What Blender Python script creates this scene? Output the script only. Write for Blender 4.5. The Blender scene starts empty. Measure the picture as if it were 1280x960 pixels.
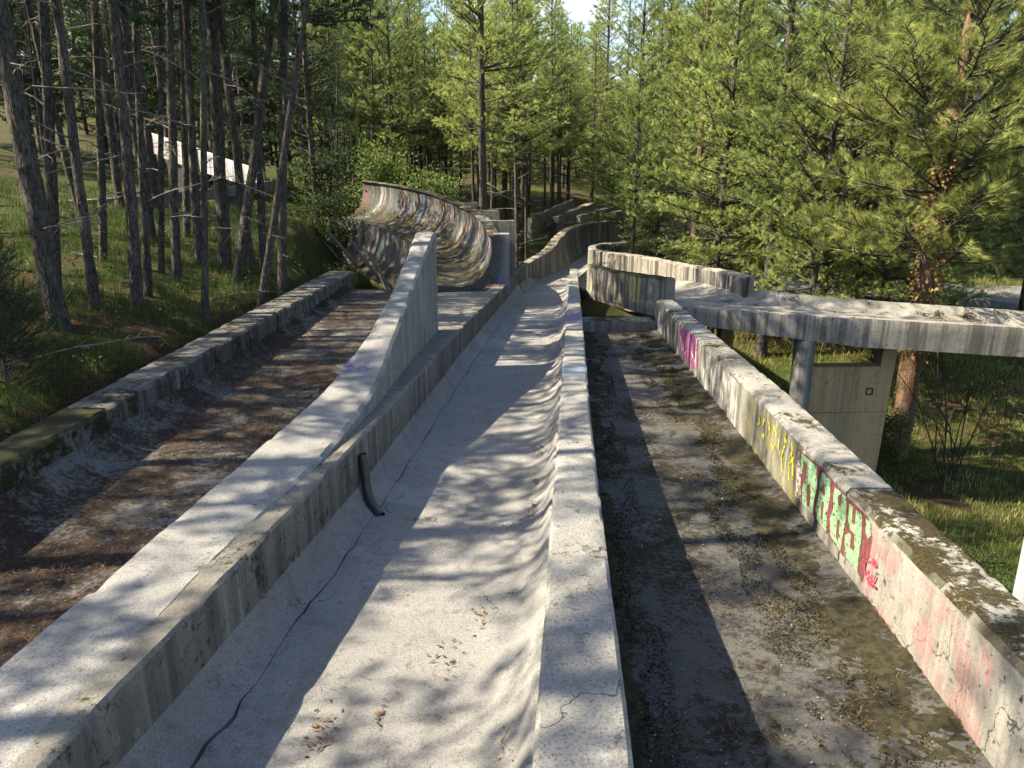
import bpy, math, random
import numpy as np
from mathutils import Vector, Matrix, noise

R = math.radians
rng = np.random.default_rng(11)
random.seed(7)
sc = bpy.context.scene
COL = sc.collection

# ------------------------------------------------------------------ camera
EYE = 7.0                       # world height of the lens; "drop" below is metres under the lens
PITCH = R(16.0)
FPX = 950.0                     # focal length in pixels of a 1280 wide picture
cam_d = bpy.data.cameras.new('camera')
cam_d.sensor_width = 36.0
cam_d.lens = 36.0 * FPX / 1280.0
cam_d.clip_end = 2000
cam = bpy.data.objects.new('camera', cam_d)
cam.location = (0, 0, EYE)
cam.rotation_euler = (R(90) - PITCH, 0, 0)
COL.objects.link(cam)
sc.camera = cam

# ------------------------------------------------------------------ sky, sun, exposure
SUN_EL, SUN_BEHIND = R(47), R(6)          # from the left, a little behind the camera
to_sun = Vector((-math.cos(SUN_EL) * math.cos(SUN_BEHIND), -math.cos(SUN_EL) * math.sin(SUN_BEHIND), math.sin(SUN_EL)))
w = bpy.data.worlds.new('World'); sc.world = w; w.use_nodes = True
nt = w.node_tree; bg = nt.nodes['Background']
sky = nt.nodes.new('ShaderNodeTexSky'); sky.sky_type = 'NISHITA'; sky.sun_disc = False
sky.sun_elevation = SUN_EL
sky.sun_rotation = math.atan2(to_sun.x, to_sun.y)
tc = nt.nodes.new('ShaderNodeTexCoord'); mp = nt.nodes.new('ShaderNodeMapping'); mp.inputs['Scale'].default_value = (1, 1, 2.2)
nz = nt.nodes.new('ShaderNodeTexNoise'); nz.inputs['Scale'].default_value = 3.2; nz.inputs['Detail'].default_value = 7
rp = nt.nodes.new('ShaderNodeValToRGB'); rp.color_ramp.elements[0].position = .52; rp.color_ramp.elements[1].position = .66
mx = nt.nodes.new('ShaderNodeMix'); mx.data_type = 'RGBA'; mx.inputs['B'].default_value = (3.7, 3.9, 4.2, 1)
nt.links.new(tc.outputs['Generated'], mp.inputs['Vector']); nt.links.new(mp.outputs['Vector'], nz.inputs['Vector'])
nt.links.new(nz.outputs['Fac'], rp.inputs['Fac']); nt.links.new(rp.outputs['Color'], mx.inputs['Factor'])
nt.links.new(sky.outputs['Color'], mx.inputs['A']); nt.links.new(mx.outputs['Result'], bg.inputs['Color'])
bg.inputs['Strength'].default_value = 0.085
sun_d = bpy.data.lights.new('sun', 'SUN'); sun_d.energy = 5.0; sun_d.angle = R(0.5); sun_d.color = (1, .875, .655)
sun = bpy.data.objects.new('sun', sun_d); COL.objects.link(sun)
sun.rotation_euler = to_sun.to_track_quat('Z', 'Y').to_euler(); sun.location = (-30, -5, 40)
sc.view_settings.view_transform = 'Standard'; sc.view_settings.look = 'None'; sc.view_settings.gamma = 1
sc.view_settings.use_curve_mapping = False
sc.view_settings.exposure = 1.84
sc.cycles.max_bounces = 4; sc.cycles.diffuse_bounces = 2; sc.cycles.transmission_bounces = 2; sc.cycles.glossy_bounces = 2; sc.cycles.transparent_max_bounces = 6
sc.cycles.use_adaptive_sampling = True; sc.cycles.adaptive_threshold = .03
sc.cycles.caustics_reflective = False; sc.cycles.caustics_refractive = False

# ------------------------------------------------------------------ helpers
def D(drop): return EYE - drop
def sstep(a, b, x):
    t = np.clip((x - a) / (b - a), 0, 1); return t * t * (3 - 2 * t)
def tag(o, label=None, cat=None, group=None, kind=None):
    if label: o['label'] = label
    if cat: o['category'] = cat
    if group: o['group'] = group
    if kind: o['kind'] = kind
    return o
def empty(name, loc=(0, 0, 0)):
    o = bpy.data.objects.new(name, None); o.location = loc; o.empty_display_size = .2; COL.objects.link(o); return o
def link(name, me, parent=None):
    o = bpy.data.objects.new(name, me); COL.objects.link(o)
    if parent: o.parent = parent
    return o
def mesh_np(name, V, F, mat, smooth=False):
    """V (n,3); F (m,3) or (m,4)"""
    V = np.asarray(V, np.float32); F = np.asarray(F, np.int32); k = F.shape[1]
    me = bpy.data.meshes.new(name)
    me.vertices.add(len(V)); me.vertices.foreach_set('co', V.ravel())
    me.loops.add(F.size); me.loops.foreach_set('vertex_index', F.ravel())
    me.polygons.add(len(F)); me.polygons.foreach_set('loop_start', np.arange(0, F.size, k, dtype=np.int32))
    me.update(calc_edges=True)
    if smooth: me.polygons.foreach_set('use_smooth', np.ones(len(F), bool))
    if mat: me.materials.append(mat)
    return me
def mesh_py(name, V, F, mat, smooth=False, sharp=None):
    me = bpy.data.meshes.new(name); me.from_pydata([tuple(v) for v in V], [], F); me.update()
    if smooth:
        me.polygons.foreach_set('use_smooth', np.ones(len(F), bool))
        if sharp: me.set_sharp_from_angle(angle=R(sharp))
    if mat: me.materials.append(mat)
    return me
def ray(u, v):
    c, s = math.cos(PITCH), math.sin(PITCH)
    a, b = (u - 640) / FPX, (v - 480) / FPX
    return Vector((a, c - b * s, -s - b * c))
def frac(p, sc_): return noise.noise(Vector(p) * sc_)

def roughen(V, amp, edge=None):
    out = []
    for i, p in enumerate(V):
        q = Vector(p)
        n = noise.noise_vector(q * 2.3) * amp + noise.noise_vector(q * 9.0) * amp * .55
        if edge is not None and edge[i]:
            k = noise.noise(q * 11.0) + .7 * noise.noise(q * 27)
            if k > .25: n.z -= min(.022, (k - .25) * .06)
        out.append(q + n)
    return out

def catmull(P, step):
    """resample rows of parameters (first two or more columns) by a smooth curve through them"""
    P = np.asarray(P, float); n = len(P); out = []
    for i in range(n - 1):
        p0 = P[max(i - 1, 0)]; p1 = P[i]; p2 = P[i + 1]; p3 = P[min(i + 2, n - 1)]
        L = np.linalg.norm((p2 - p1)[:2]); m = max(1, int(L / step))
        for k in range(m):
            t = k / m
            out.append(.5 * ((2 * p1) + (-p0 + p2) * t + (2 * p0 - 5 * p1 + 4 * p2 - p3) * t * t + (-p0 + 3 * p1 - 3 * p2 + p3) * t ** 3))
    out.append(P[-1]); return np.array(out)
def linear(P, step):
    P = np.asarray(P, float); out = []
    for i in range(len(P) - 1):
        L = np.linalg.norm((P[i + 1] - P[i])[:2]); m = max(1, int(L / step))
        for k in range(m): out.append(P[i] + (P[i + 1] - P[i]) * k / m)
    out.append(P[-1]); return np.array(out)

def loft(name, rings, mat, parent=None, closed=True, cell=.09, amp=.006, edges=(), caps=True, sharp=38):
    """rings: list of lists of 3D points (same count); ring edges subdivided to 'cell' metres; edges = indices of ring corners that may be chipped"""
    rings = np.asarray(rings, float); nr, npt = rings.shape[:2]
    segs = npt if closed else npt - 1
    mid = rings[:: max(1, nr // 8)]
    div = [max(1, int(round(np.linalg.norm(mid[:, (i + 1) % npt] - mid[:, i], axis=1).mean() / cell))) for i in range(segs)]
    cols, eflag = [], []
    for i in range(segs):
        for k in range(div[i]):
            t = k / div[i]; cols.append(rings[:, i] * (1 - t) + rings[:, (i + 1) % npt] * t); eflag.append(k == 0 and i in edges)
    if not closed: cols.append(rings[:, -1]); eflag.append(False)
    G = np.stack(cols, 1); m = G.shape[1]
    V = G.reshape(-1, 3); ef = np.tile(eflag, nr)
    V = roughen(V, amp, ef) if amp else [Vector(p) for p in V]
    F = []
    mm = m if closed else m - 1
    for r in range(nr - 1):
        for c in range(mm):
            a = r * m + c; b = r * m + (c + 1) % m
            F.append((a, b, b + m, a + m))
    if caps and closed:
        F.append(tuple(range(m - 1, -1, -1))); F.append(tuple((nr - 1) * m + c for c in range(m)))
    o = link(name, mesh_py(name, V, F, mat, True, sharp), parent)
    cs = np.concatenate([[0], np.cumsum(np.linalg.norm(np.diff(G.mean(1), axis=0), axis=1))]); ct = np.concatenate([np.zeros((nr, 1)), np.cumsum(np.linalg.norm(np.diff(G, axis=1), axis=2), axis=1)], 1)
    at = o.data.attributes.new('flow', 'FLOAT_VECTOR', 'POINT')
    at.data.foreach_set('vector', np.stack([np.repeat(cs[:, None], m, 1), np.zeros((nr, m)), ct], -1).astype(np.float32).ravel())
    return o

def wall_ring(xl, yl, xr, yr, zt, zb, c=.018):
    d = np.array([xr - xl, yr - yl]); d /= max(1e-6, np.linalg.norm(d))
    L, Rr = np.array([xl, yl]), np.array([xr, yr])
    f = lambda p, o, z: (p[0] + d[0] * o, p[1] + d[1] * o, z)
    return [f(L, 0, zb), f(L, 0, zt - c), f(L, c, zt), f(Rr, -c, zt), f(Rr, 0, zt - c), f(Rr, 0, zb)]
def wall(name, stations, mat, parent=None, step=.1, cell=.09, amp=.006, smooth=True, c=.018):
    """stations: xl, yl, xr, yr, top drop, bottom drop"""
    S = (catmull if smooth else linear)(stations, step)
    return loft(name, [wall_ring(a, b, cc, d, D(t), D(bt), c) for a, b, cc, d, t, bt in S], mat, parent, cell=cell, amp=amp, edges=(1, 2, 3, 4))
def box(name, x0, x1, y0, y1, z0, z1, mat, parent=None, bev=.012):
    S = []
    for y in (y0, y1): S.append(wall_ring(x0, y, x1, y, z1, z0, bev))
    return loft(name, S, mat, parent, cell=9, amp=0)
def tube(P, rad, sides=8):
    """P (n,3) path, rad (n,) -> V,F numpy quads"""
    P = np.asarray(P, float); n = len(P)
    T = np.gradient(P, axis=0); T /= np.linalg.norm(T, axis=1)[:, None] + 1e-9
    ref = np.array([0, 0, 1.0]) if abs(T[0, 2]) < .8 else np.array([1.0, 0, 0])
    A = np.cross(T, ref); A /= np.linalg.norm(A, axis=1)[:, None] + 1e-9
    B = np.cross(T, A)
    th = np.arange(sides) * 2 * math.pi / sides
    V = P[:, None] + (np.cos(th)[None, :, None] * A[:, None] + np.sin(th)[None, :, None] * B[:, None]) * np.asarray(rad)[:, None, None]
    i = np.arange(n - 1)[:, None] * sides; j = np.arange(sides)[None]; k = (j + 1) % sides
    F = np.stack([i + j, i + k, i + k + sides, i + j + sides], -1).reshape(-1, 4)
    return V.reshape(-1, 3), F
class Acc:
    def __init__(s): s.V = []; s.F = []; s.n = 0
    def add(s, V, F): s.V.append(np.asarray(V)); s.F.append(np.asarray(F) + s.n); s.n += len(V)
    def mesh(s, name, mat, smooth=False): return mesh_np(name, np.concatenate(s.V), np.concatenate(s.F), mat, smooth)

# ------------------------------------------------------------------ materials
def nodes(name):
    m = bpy.data.materials.new(name); m.use_nodes = True; t = m.node_tree
    return m, t, t.nodes['Principled BSDF'], t.nodes['Material Output']
class NB:
    """tiny node helper"""
    def __init__(s, t): s.t = t
    def n(s, kind, **kw):
        x = s.t.nodes.new(kind)
        for k, v in kw.items():
            if k in x.inputs: x.inputs[k].default_value = v
            else: setattr(x, k, v)
        return x
    def l(s, a, b): s.t.links.new(a, b)
    def coord(s, scale=(1, 1, 1)):
        c = s.n('ShaderNodeNewGeometry'); m = s.n('ShaderNodeMapping'); m.inputs['Scale'].default_value = scale
        s.l(c.outputs['Position'], m.inputs['Vector']); return m.outputs['Vector']
    def ocoord(s, scale=(1, 1, 1)):
        c = s.n('ShaderNodeTexCoord'); m = s.n('ShaderNodeMapping'); m.inputs['Scale'].default_value = scale
        s.l(c.outputs['Object'], m.inputs['Vector']); return m.outputs['Vector']
    def noise(s, vec, scale, detail=4, rough=.55):
        x = s.n('ShaderNodeTexNoise'); x.inputs['Scale'].default_value = scale; x.inputs['Detail'].default_value = detail
        x.inputs['Roughness'].default_value = rough; s.l(vec, x.inputs['Vector']); return x.outputs['Fac']
    def vor(s, vec, scale, feat='F1', out='Distance'):
        x = s.n('ShaderNodeTexVoronoi'); x.feature = feat; x.inputs['Scale'].default_value = scale; s.l(vec, x.inputs['Vector']); return x.outputs[out]
    def ramp(s, f, a, b, inv=False):
        x = s.n('ShaderNodeMapRange'); x.interpolation_type = 'SMOOTHSTEP'
        x.inputs['From Min'].default_value = a; x.inputs['From Max'].default_value = b
        if inv: x.inputs['To Min'].default_value = 1; x.inputs['To Max'].default_value = 0
        s.l(f, x.inputs['Value']); return x.outputs['Result']
    def mul(s, a, b, op='MULTIPLY'):
        x = s.n('ShaderNodeMath'); x.operation = op
        for i, q in enumerate((a, b)):
            if isinstance(q, (int, float)): x.inputs[i].default_value = q
            else: s.l(q, x.inputs[i])
        return x.outputs[0]
    def mix(s, f, a, b, blend='MIX'):
        x = s.n('ShaderNodeMix'); x.data_type = 'RGBA'; x.blend_type = blend
        if isinstance(f, (int, float)): x.inputs['Factor'].default_value = f
        else: s.l(f, x.inputs['Factor'])
        for k, q in (('A', a), ('B', b)):
            if isinstance(q, tuple): x.inputs[k].default_value = (*q, 1) if len(q) == 3 else q
            else: s.l(q, x.inputs[k])
        return x.outputs['Result']
    def upness(s):
        g = s.n('ShaderNodeNewGeometry'); x = s.n('ShaderNodeSeparateXYZ'); s.l(g.outputs['Normal'], x.inputs[0]); return x.outputs['Z']
    def bump(s, h, dist, strength, bsdf, prev=None):
        b = s.n('ShaderNodeBump'); b.inputs['Distance'].default_value = dist; b.inputs['Strength'].default_value = strength
        s.l(h, b.inputs['Height'])
        if prev: s.l(prev, b.inputs['Normal'])
        s.l(b.outputs['Normal'], bsdf.inputs['Normal']); return b.outputs['Normal']

MOSS = (.015, .013, .005); MOSS2 = (.05, .038, .012)
def concrete(name, base=(.37, .355, .32), dark=(.19, .185, .17), streak=.0, moss_top=0.0, moss_side=0.0, pits=.4, speck=.5, litter=0.0, paint=None, litter_col=(.035, .024, .016), grain=70, lichen=.25, cracks=.8, stains=0.0, flow=False):
    base = tuple(c * k for c, k in zip(base, (.58, .585, .60))); dark = tuple(c * .62 for c in dark)
    m, t, b, o = nodes(name); q = NB(t)
    P = q.coord()
    big = q.noise(P, .9, 5); mid = q.noise(P, 5, 5, .6); fine = q.noise(P, 55, 3, .7)
    col = q.mix(q.ramp(big, .36, .66), dark_mid(base, dark, .35), base)
    col = q.mix(q.mul(q.ramp(mid, .5, .72), .65), col, dark)
    # aggregate grain
    g1 = q.noise(P, grain * 2.2, 2, .6); g2 = q.noise(P, grain * 1.25, 4, .75)
    col = q.mix(q.mul(q.ramp(g1, .56, .72), speck * .55), col, (base[0] * 1.35, base[1] * 1.34, base[2] * 1.3))
    col = q.mix(q.mul(q.ramp(g2, .50, .64), speck * .75), col, (.06, .057, .052))
    col = q.mix(q.mul(q.ramp(q.noise(P, 9, 6, .8), .52, .66), .35), col, (.07, .067, .062))
    col = q.mix(q.mul(q.ramp(fine, .45, .75), .4 * speck + .1), col, dark)
    def run(scale):
        if not flow: return q.coord(scale)
        a_ = q.n('ShaderNodeAttribute'); a_.attribute_name = 'flow'; m_ = q.n('ShaderNodeMapping'); m_.inputs['Scale'].default_value = scale; q.l(a_.outputs['Vector'], m_.inputs['Vector']); return m_.outputs['Vector']
    if paint:
        col = paint(q, run((1, 1, 1)), col)
    if cracks:
        wv = q.n('ShaderNodeTexNoise'); wv.inputs['Scale'].default_value = 5; wv.inputs['Detail'].default_value = 5; q.l(P, wv.inputs['Vector'])
        sv = q.n('ShaderNodeVectorMath'); sv.operation = 'SCALE'; sv.inputs['Scale'].default_value = .35; q.l(wv.outputs['Color'], sv.inputs[0])
        av = q.n('ShaderNodeVectorMath'); av.operation = 'ADD'; q.l(P, av.inputs[0]); q.l(sv.outputs[0], av.inputs[1])
        ce = q.vor(av.outputs[0], .75, 'DISTANCE_TO_EDGE'); ck = q.mul(q.ramp(ce, .0015, .005, True), q.ramp(q.noise(P, .8, 2), .5, .56))
        col = q.mix(q.mul(ck, cracks), col, (.02, .018, .016))
    up = q.upness(); side = q.ramp(up, .45, .9, True); top = q.ramp(up, .45, .8)
    if streak:
        S = run((2.6, 2.6, .08)); s1 = q.noise(S, 2.2, 5, .65)
        S2 = run((9, 9, .16)); s2 = q.noise(S2, 1.5, 4, .6)
        k = q.mul(q.ramp(s1, .44, .60), side); k2 = q.mul(q.ramp(s2, .5, .68), side)
        col = q.mix(q.mul(k, streak), col, (.055, .05, .045)); col = q.mix(q.mul(k2, streak * .7), col, (.075, .07, .062))
        k3 = q.mul(q.ramp(q.noise(run((5, 5, .22)), 1.7, 3), .6, .72), side)
        col = q.mix(q.mul(k3, streak * .5), col, (.38, .37, .34))
    if pits:
        pt = q.noise(P, 16, 6, .72); pk = q.mul(q.ramp(pt, .58, .64), q.ramp(q.noise(P, 1.8, 3), .38, .56))
        col = q.mix(q.mul(pk, pits), col, (.028, .026, .022))
    if lichen:
        lk = q.mul(q.ramp(q.vor(P, 6.5), .17, .12, False) if False else q.ramp(q.vor(P, 5.2), .10, .14, True), q.ramp(q.noise(P, 1.1, 2), .43, .5))
        col = q.mix(q.mul(lk, lichen), col, (.42, .43, .40))
    if stains:
        st1 = q.ramp(q.noise(q.coord((1.6, .35, 1)), 1.3, 6, .7), .54, .68); col = q.mix(q.mul(st1, stains), col, tuple(c * .52 for c in base))
        st2 = q.ramp(q.noise(P, .55, 3, .5), .60, .63); col = q.mix(q.mul(st2, stains * .55), col, tuple(c * 1.2 for c in base))
    if litter:
        ln = q.mul(q.noise(P, 1.5, 8, .72), q.mul(q.noise(P, 24, 5, .75), .5), 'ADD'); lk = q.ramp(ln, .88 - .32 * litter, 1.06 - .32 * litter)
        col = q.mix(lk, col, q.mix(q.ramp(fine, .4, .65), litter_col, tuple(c * 2.6 for c in litter_col)))
    if moss_top:
        mn = q.mul(q.noise(P, 2.1, 8, .72), q.mul(q.noise(P, 19, 5, .75), .55), 'ADD'); mk = q.mul(q.ramp(mn, .90 - .30 * moss_top, 1.02 - .30 * moss_top), top)
        col = q.mix(mk, col, q.mix(q.ramp(fine, .38, .66), MOSS, MOSS2))
    if moss_side:
        mn2 = q.mul(q.noise(P, 3.1, 8, .75), q.mul(q.noise(P, 21, 5, .75), .5), 'ADD'); mk2 = q.ramp(mn2, .92 - .3 * moss_side, 1.02 - .3 * moss_side)
        col = q.mix(mk2, col, q.mix(q.ramp(fine, .4, .62), (.03, .032, .012), MOSS))
    q.l(col, b.inputs['Base Color']); b.inputs['Roughness'].default_value = .93
    b.inputs['Specular IOR Level'].default_value = .25
    n1 = q.bump(q.noise(P, 22, 6, .75), .009, .5, b)
    q.bump(g2, .008, .7, b, n1)
    return m
def dark_mid(a, b, t): return tuple(x * (1 - t) + y * t for x, y in zip(a, b))

def paint_streaks(colors, zsplit=None, dens=.5, xs=1.0):
    """sprayed bands of colour running down a wall, each with its own patchy outline"""
    def f(q, P, col):
        for i, c in enumerate(colors):
            off = q.n('ShaderNodeMapping'); off.inputs['Location'].default_value = (i * 7.3, i * 3.1, i * 1.7); off.inputs['Scale'].default_value = (xs * 1.4, xs * 1.4, .14)
            q.l(P, off.inputs['Vector'])
            k = q.ramp(q.noise(off.outputs['Vector'], 1.1, 4, .6), 1 - dens - .06, 1 - dens + .02)
            col = q.mix(q.mul(k, .7), col, c)
        return col
    return f

M = {}
M['floor_main'] = concrete('concrete_lane', (.43, .422, .405), (.21, .208, .202), pits=.45, speck=1.0, grain=85, lichen=0, stains=.7)
M['wall_centre'] = concrete('concrete_rough_top', (.46, .45, .42), (.19, .185, .175), streak=.3, pits=.8, speck=1.0, grain=60, moss_top=.02, lichen=.3)
M['wall_low'] = concrete('concrete_low_wall', (.31, .295, .255), (.14, .13, .11), streak=.7, pits=.95, speck=.8, moss_side=.3, lichen=.15)
M['wall_branch'] = concrete('concrete_branch_wall', (.42, .413, .395), (.25, .245, .235), streak=.35, pits=.5, speck=.9, lichen=.3, stains=.5)
M['wall_left'] = concrete('concrete_mossy_wall', (.26, .255, .24), (.09, .088, .082), streak=1, pits=.95, moss_top=.4, moss_side=.5, lichen=.2)
M['wall_left_moss'] = concrete('concrete_overgrown_wall', (.30, .29, .26), (.12, .12, .1), streak=.6, pits=.9, moss_top=1.3, moss_side=.8, lichen=.2)
M['wall_right'] = concrete('concrete_right_wall', (.42, .405, .36), (.22, .21, .19), streak=.7, pits=.85, moss_top=.35, moss_side=.10, lichen=.2)
M['wall_right_moss'] = concrete('concrete_right_wall_mossy', (.56, .54, .48), (.26, .25, .22), streak=.3, pits=.95, moss_top=.85, moss_side=.06, lichen=.2)
M['floor_right'] = concrete('worn_dark_lane', (.15, .148, .142), (.055, .053, .05), pits=.6, speck=.9, grain=60, litter=.62, litter_col=(.012, .010, .006), lichen=.12)
M['floor_left'] = concrete('littered_lane', (.26, .255, .245), (.13, .125, .115), pits=.4, speck=.5, litter=.85, litter_col=(.02, .014, .010), lichen=.1)
M['deck'] = concrete('concrete_deck', (.45, .43, .38), (.2, .19, .165), streak=.75, pits=.8, moss_top=.3, moss_side=.12)
M['parapet'] = concrete('concrete_parapet', (.47, .44, .38), (.22, .2, .17), streak=1, pits=.5, moss_top=.35)
M['parapet_moss'] = concrete('concrete_parapet_mossy', (.42, .40, .33), (.22, .2, .16), streak=.8, pits=.5, moss_top=1.3, paint=paint_streaks([(.42, .38, .07)], dens=.42))
M['bank'] = concrete('painted_bank', (.17, .168, .155), (.07, .067, .06), streak=1.0, pits=.5, moss_top=.8, moss_side=.3, flow=True,
                     paint=paint_streaks([(.15, .06, .06), (.035, .08, .2), (.32, .32, .3), (.04, .1, .09)], dens=.38))
M['bank_far'] = concrete('painted_far_bank', (.42, .40, .33), (.18, .17, .14), streak=.9, pits=.5, moss_top=.6, flow=True,
                         paint=paint_streaks([(.45, .42, .2), (.36, .1, .07)], dens=.33))
M['ruin'] = concrete('broken_concrete', (.40, .38, .32), (.18, .17, .15), streak=.5, pits=.7, moss_top=.7, moss_side=.12)
M['pier'] = concrete('smooth_cast_pier', (.66, .50, .27), (.54, .40, .21), streak=.3, pits=.05, speck=.1, lichen=0)
M['pipe'] = concrete('grey_column', (.34, .34, .33), (.2, .2, .2), streak=.5, pits=.1, speck=.1, lichen=0)
M['block_tag'] = concrete('tagged_block', (.36, .35, .32), (.2, .2, .19), streak=.3, pits=.4, paint=paint_streaks([(.14, .13, .4)], dens=.42, xs=5))
M['upper_bank'] = concrete('sunlit_bank', (.56, .54, .49), (.36, .34, .31), streak=.4, pits=.2,
                           paint=paint_streaks([(.75, .5, .52), (.75, .74, .7), (.55, .6, .7)], dens=.4))

def simple(name, col, rough=.8, spec=.3, var=.3, scale=8, coord='o'):
    m, t, b, o = nodes(name); q = NB(t); P = q.coord()
    c = q.mix(q.ramp(q.noise(P, scale, 5), .3, .7), tuple(x * (1 - var) for x in col), tuple(min(1, x * (1 + var)) for x in col))
    q.l(c, b.inputs['Base Color']); b.inputs['Roughness'].default_value = rough; b.inputs['Specular IOR Level'].default_value = spec
    return m
def paint(name, col, patch=.12):
    """spray paint: thin, patchy, worn through where the noise mask says so"""
    m, t, b, o = nodes(name); q = NB(t); P = q.coord(); col = tuple(x * .72 for x in col)
    c = q.mix(q.ramp(q.noise(P, 30, 4), .3, .7), tuple(x * .7 for x in col), tuple(min(1, x * 1.15) for x in col))
    q.l(c, b.inputs['Base Color']); b.inputs['Roughness'].default_value = .75
    wear = q.ramp(q.noise(P, 26, 6, .75), .34 + patch * .25, .46 + patch * .25)
    tr = q.n('ShaderNodeBsdfTransparent'); ms = q.n('ShaderNodeMixShader')
    q.l(wear, ms.inputs['Fac']); q.l(tr.outputs[0], ms.inputs[1]); q.l(b.outputs[0], ms.inputs[2]); q.l(ms.outputs[0], o.inputs['Surface'])
    return m
def leaf(name, col, col2, trans=.35, rough=.6, scale=1.3):
    m, t, b, o = nodes(name); q = NB(t); P = q.coord()
    oi = q.n('ShaderNodeObjectInfo')
    f = q.ramp(q.noise(P, scale, 4, .7), .34, .66)
    c = q.mix(f, col, col2)
    hs = q.n('ShaderNodeHueSaturation'); q.l(c, hs.inputs['Color'])
    hv = q.n('ShaderNodeMapRange'); q.l(oi.outputs['Random'], hv.inputs['Value']); hv.inputs['To Min'].default_value = .78; hv.inputs['To Max'].default_value = 1.2
    hh = q.n('ShaderNodeMapRange'); fr_ = q.n('ShaderNodeMath'); fr_.operation = 'FRACT'; m7 = q.mul(oi.outputs['Random'], 7.31); q.l(m7, fr_.inputs[0]); q.l(fr_.outputs[0], hh.inputs['Value']); hh.inputs['To Min'].default_value = .492; hh.inputs['To Max'].default_value = .525; q.l(hh.outputs['Result'], hs.inputs['Hue'])
    q.l(hv.outputs['Result'], hs.inputs['Value'])
    q.l(hs.outputs['Color'], b.inputs['Base Color']); b.inputs['Roughness'].default_value = rough; b.inputs['Specular IOR Level'].default_value = .3
    tl = q.n('ShaderNodeBsdfTranslucent'); q.l(hs.outputs['Color'], tl.inputs['Color'])
    ms = q.n('ShaderNodeMixShader'); ms.inputs['Fac'].default_value = trans
    q.l(b.outputs[0], ms.inputs[1]); q.l(tl.outputs[0], ms.inputs[2]); q.l(ms.outputs[0], o.inputs['Surface'])
    return m
def bark(name, col, col2, dark):
    m, t, b, o = nodes(name); q = NB(t); P = q.coord((1, 1, .22))
    pw = q.n('ShaderNodeVectorMath'); pw.operation = 'ADD'; nv = q.n('ShaderNodeTexNoise'); nv.inputs['Scale'].default_value = 11; q.l(P, nv.inputs['Vector']); sv = q.n('ShaderNodeVectorMath'); sv.operation = 'SCALE'; sv.inputs['Scale'].default_value = .07; q.l(nv.outputs['Color'], sv.inputs[0]); q.l(P, pw.inputs[0]); q.l(sv.outputs[0], pw.inputs[1])
    v = q.vor(pw.outputs[0], 30, 'DISTANCE_TO_EDGE'); n = q.noise(P, 14, 6, .7)
    c = q.mix(q.ramp(n, .35, .65), col, col2)
    c = q.mix(q.mul(q.ramp(v, .0, .16, True), .8), c, dark)
    c = q.mix(q.mul(q.ramp(q.noise(q.coord(), 3.2, 4), .55, .66), .45), c, (.10, .105, .085))
    q.l(c, b.inputs['Base Color']); b.inputs['Roughness'].default_value = .95; b.inputs['Specular IOR Level'].default_value = .15
    n1 = q.bump(v, .03, .9, b); q.bump(n, .02, .6, b, n1)
    return m
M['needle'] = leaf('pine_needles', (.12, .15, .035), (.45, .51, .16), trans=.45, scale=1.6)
M['needle_dark'] = leaf('shaded_pine_needles', (.02, .042, .016), (.055, .09, .03), trans=.3)  # darker copy of the pine needles; the left wood's shade is in the colour
M['spruce'] = leaf('spruce_needles', (.12, .15, .045), (.46, .50, .18), trans=.35)
M['broad'] = leaf('broad_leaves', (.06, .10, .02), (.13, .18, .045), trans=.45)
M['ivy'] = leaf('withered_ivy', (.22, .125, .04), (.38, .25, .10), trans=.3)
M['weed'] = leaf('weed_leaves', (.03, .055, .014), (.09, .12, .032), trans=.4)
M['bark'] = bark('pine_bark', (.058, .05, .043), (.125, .112, .098), (.014, .012, .011))
M['bark_red'] = bark('red_pine_bark', (.14, .085, .05), (.23, .15, .10), (.03, .02, .014))
M['twig'] = simple('dead_twig', (.15, .133, .115), .9, .1)
M['twig_dark'] = simple('dark_twig', (.05, .042, .035), .9, .1)
M['grass'] = leaf('grass_blades', (.035, .06, .013), (.11, .13, .034), trans=.4, scale=2.2)
M['grass_sun'] = leaf('sunlit_grass', (.13, .15, .03), (.32, .30, .10), trans=.4, scale=1.1)  # brighter copy of the grass, with the sunshine put into its colour
M['litterm'] = leaf('fallen_needles', (.05, .03, .016), (.17, .10, .048), trans=.05, scale=3)
M['rust_leaf'] = leaf('rusty_leaves', (.08, .035, .016), (.17, .075, .032), trans=.1, scale=5)
M['white_paint'] = simple('white_post_paint', (.36, .365, .37), .5, .4, .08)
M['black_rubber'] = simple('black_pipe', (.03, .03, .032), .35, .5, .3, 20)
M['asphalt'] = simple('asphalt', (.14, .14, .145), .9, .2, .2, 3)

def ground_mat():
    m, t, b, o = nodes('forest_ground'); q = NB(t); P = q.coord()
    big = q.noise(P, .35, 6, .65); mid = q.noise(P, 2.4, 6, .7); fine = q.noise(P, 30, 5, .75)
    soil = q.mix(q.ramp(fine, .38, .64), (.028, .018, .011), (.10, .066, .038))
    green = q.mix(q.ramp(fine, .36, .66), (.02, .034, .009), (.075, .09, .026))
    c = q.mix(q.ramp(q.mul(big, mid, 'ADD'), .86, 1.08), soil, green)
    q.l(c, b.inputs['Base Color']); b.inputs['Roughness'].default_value = 1; b.inputs['Specular IOR Level'].default_value = .1
    q.bump(fine, .06, .8, b)
    return m
M['ground'] = ground_mat()

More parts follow.
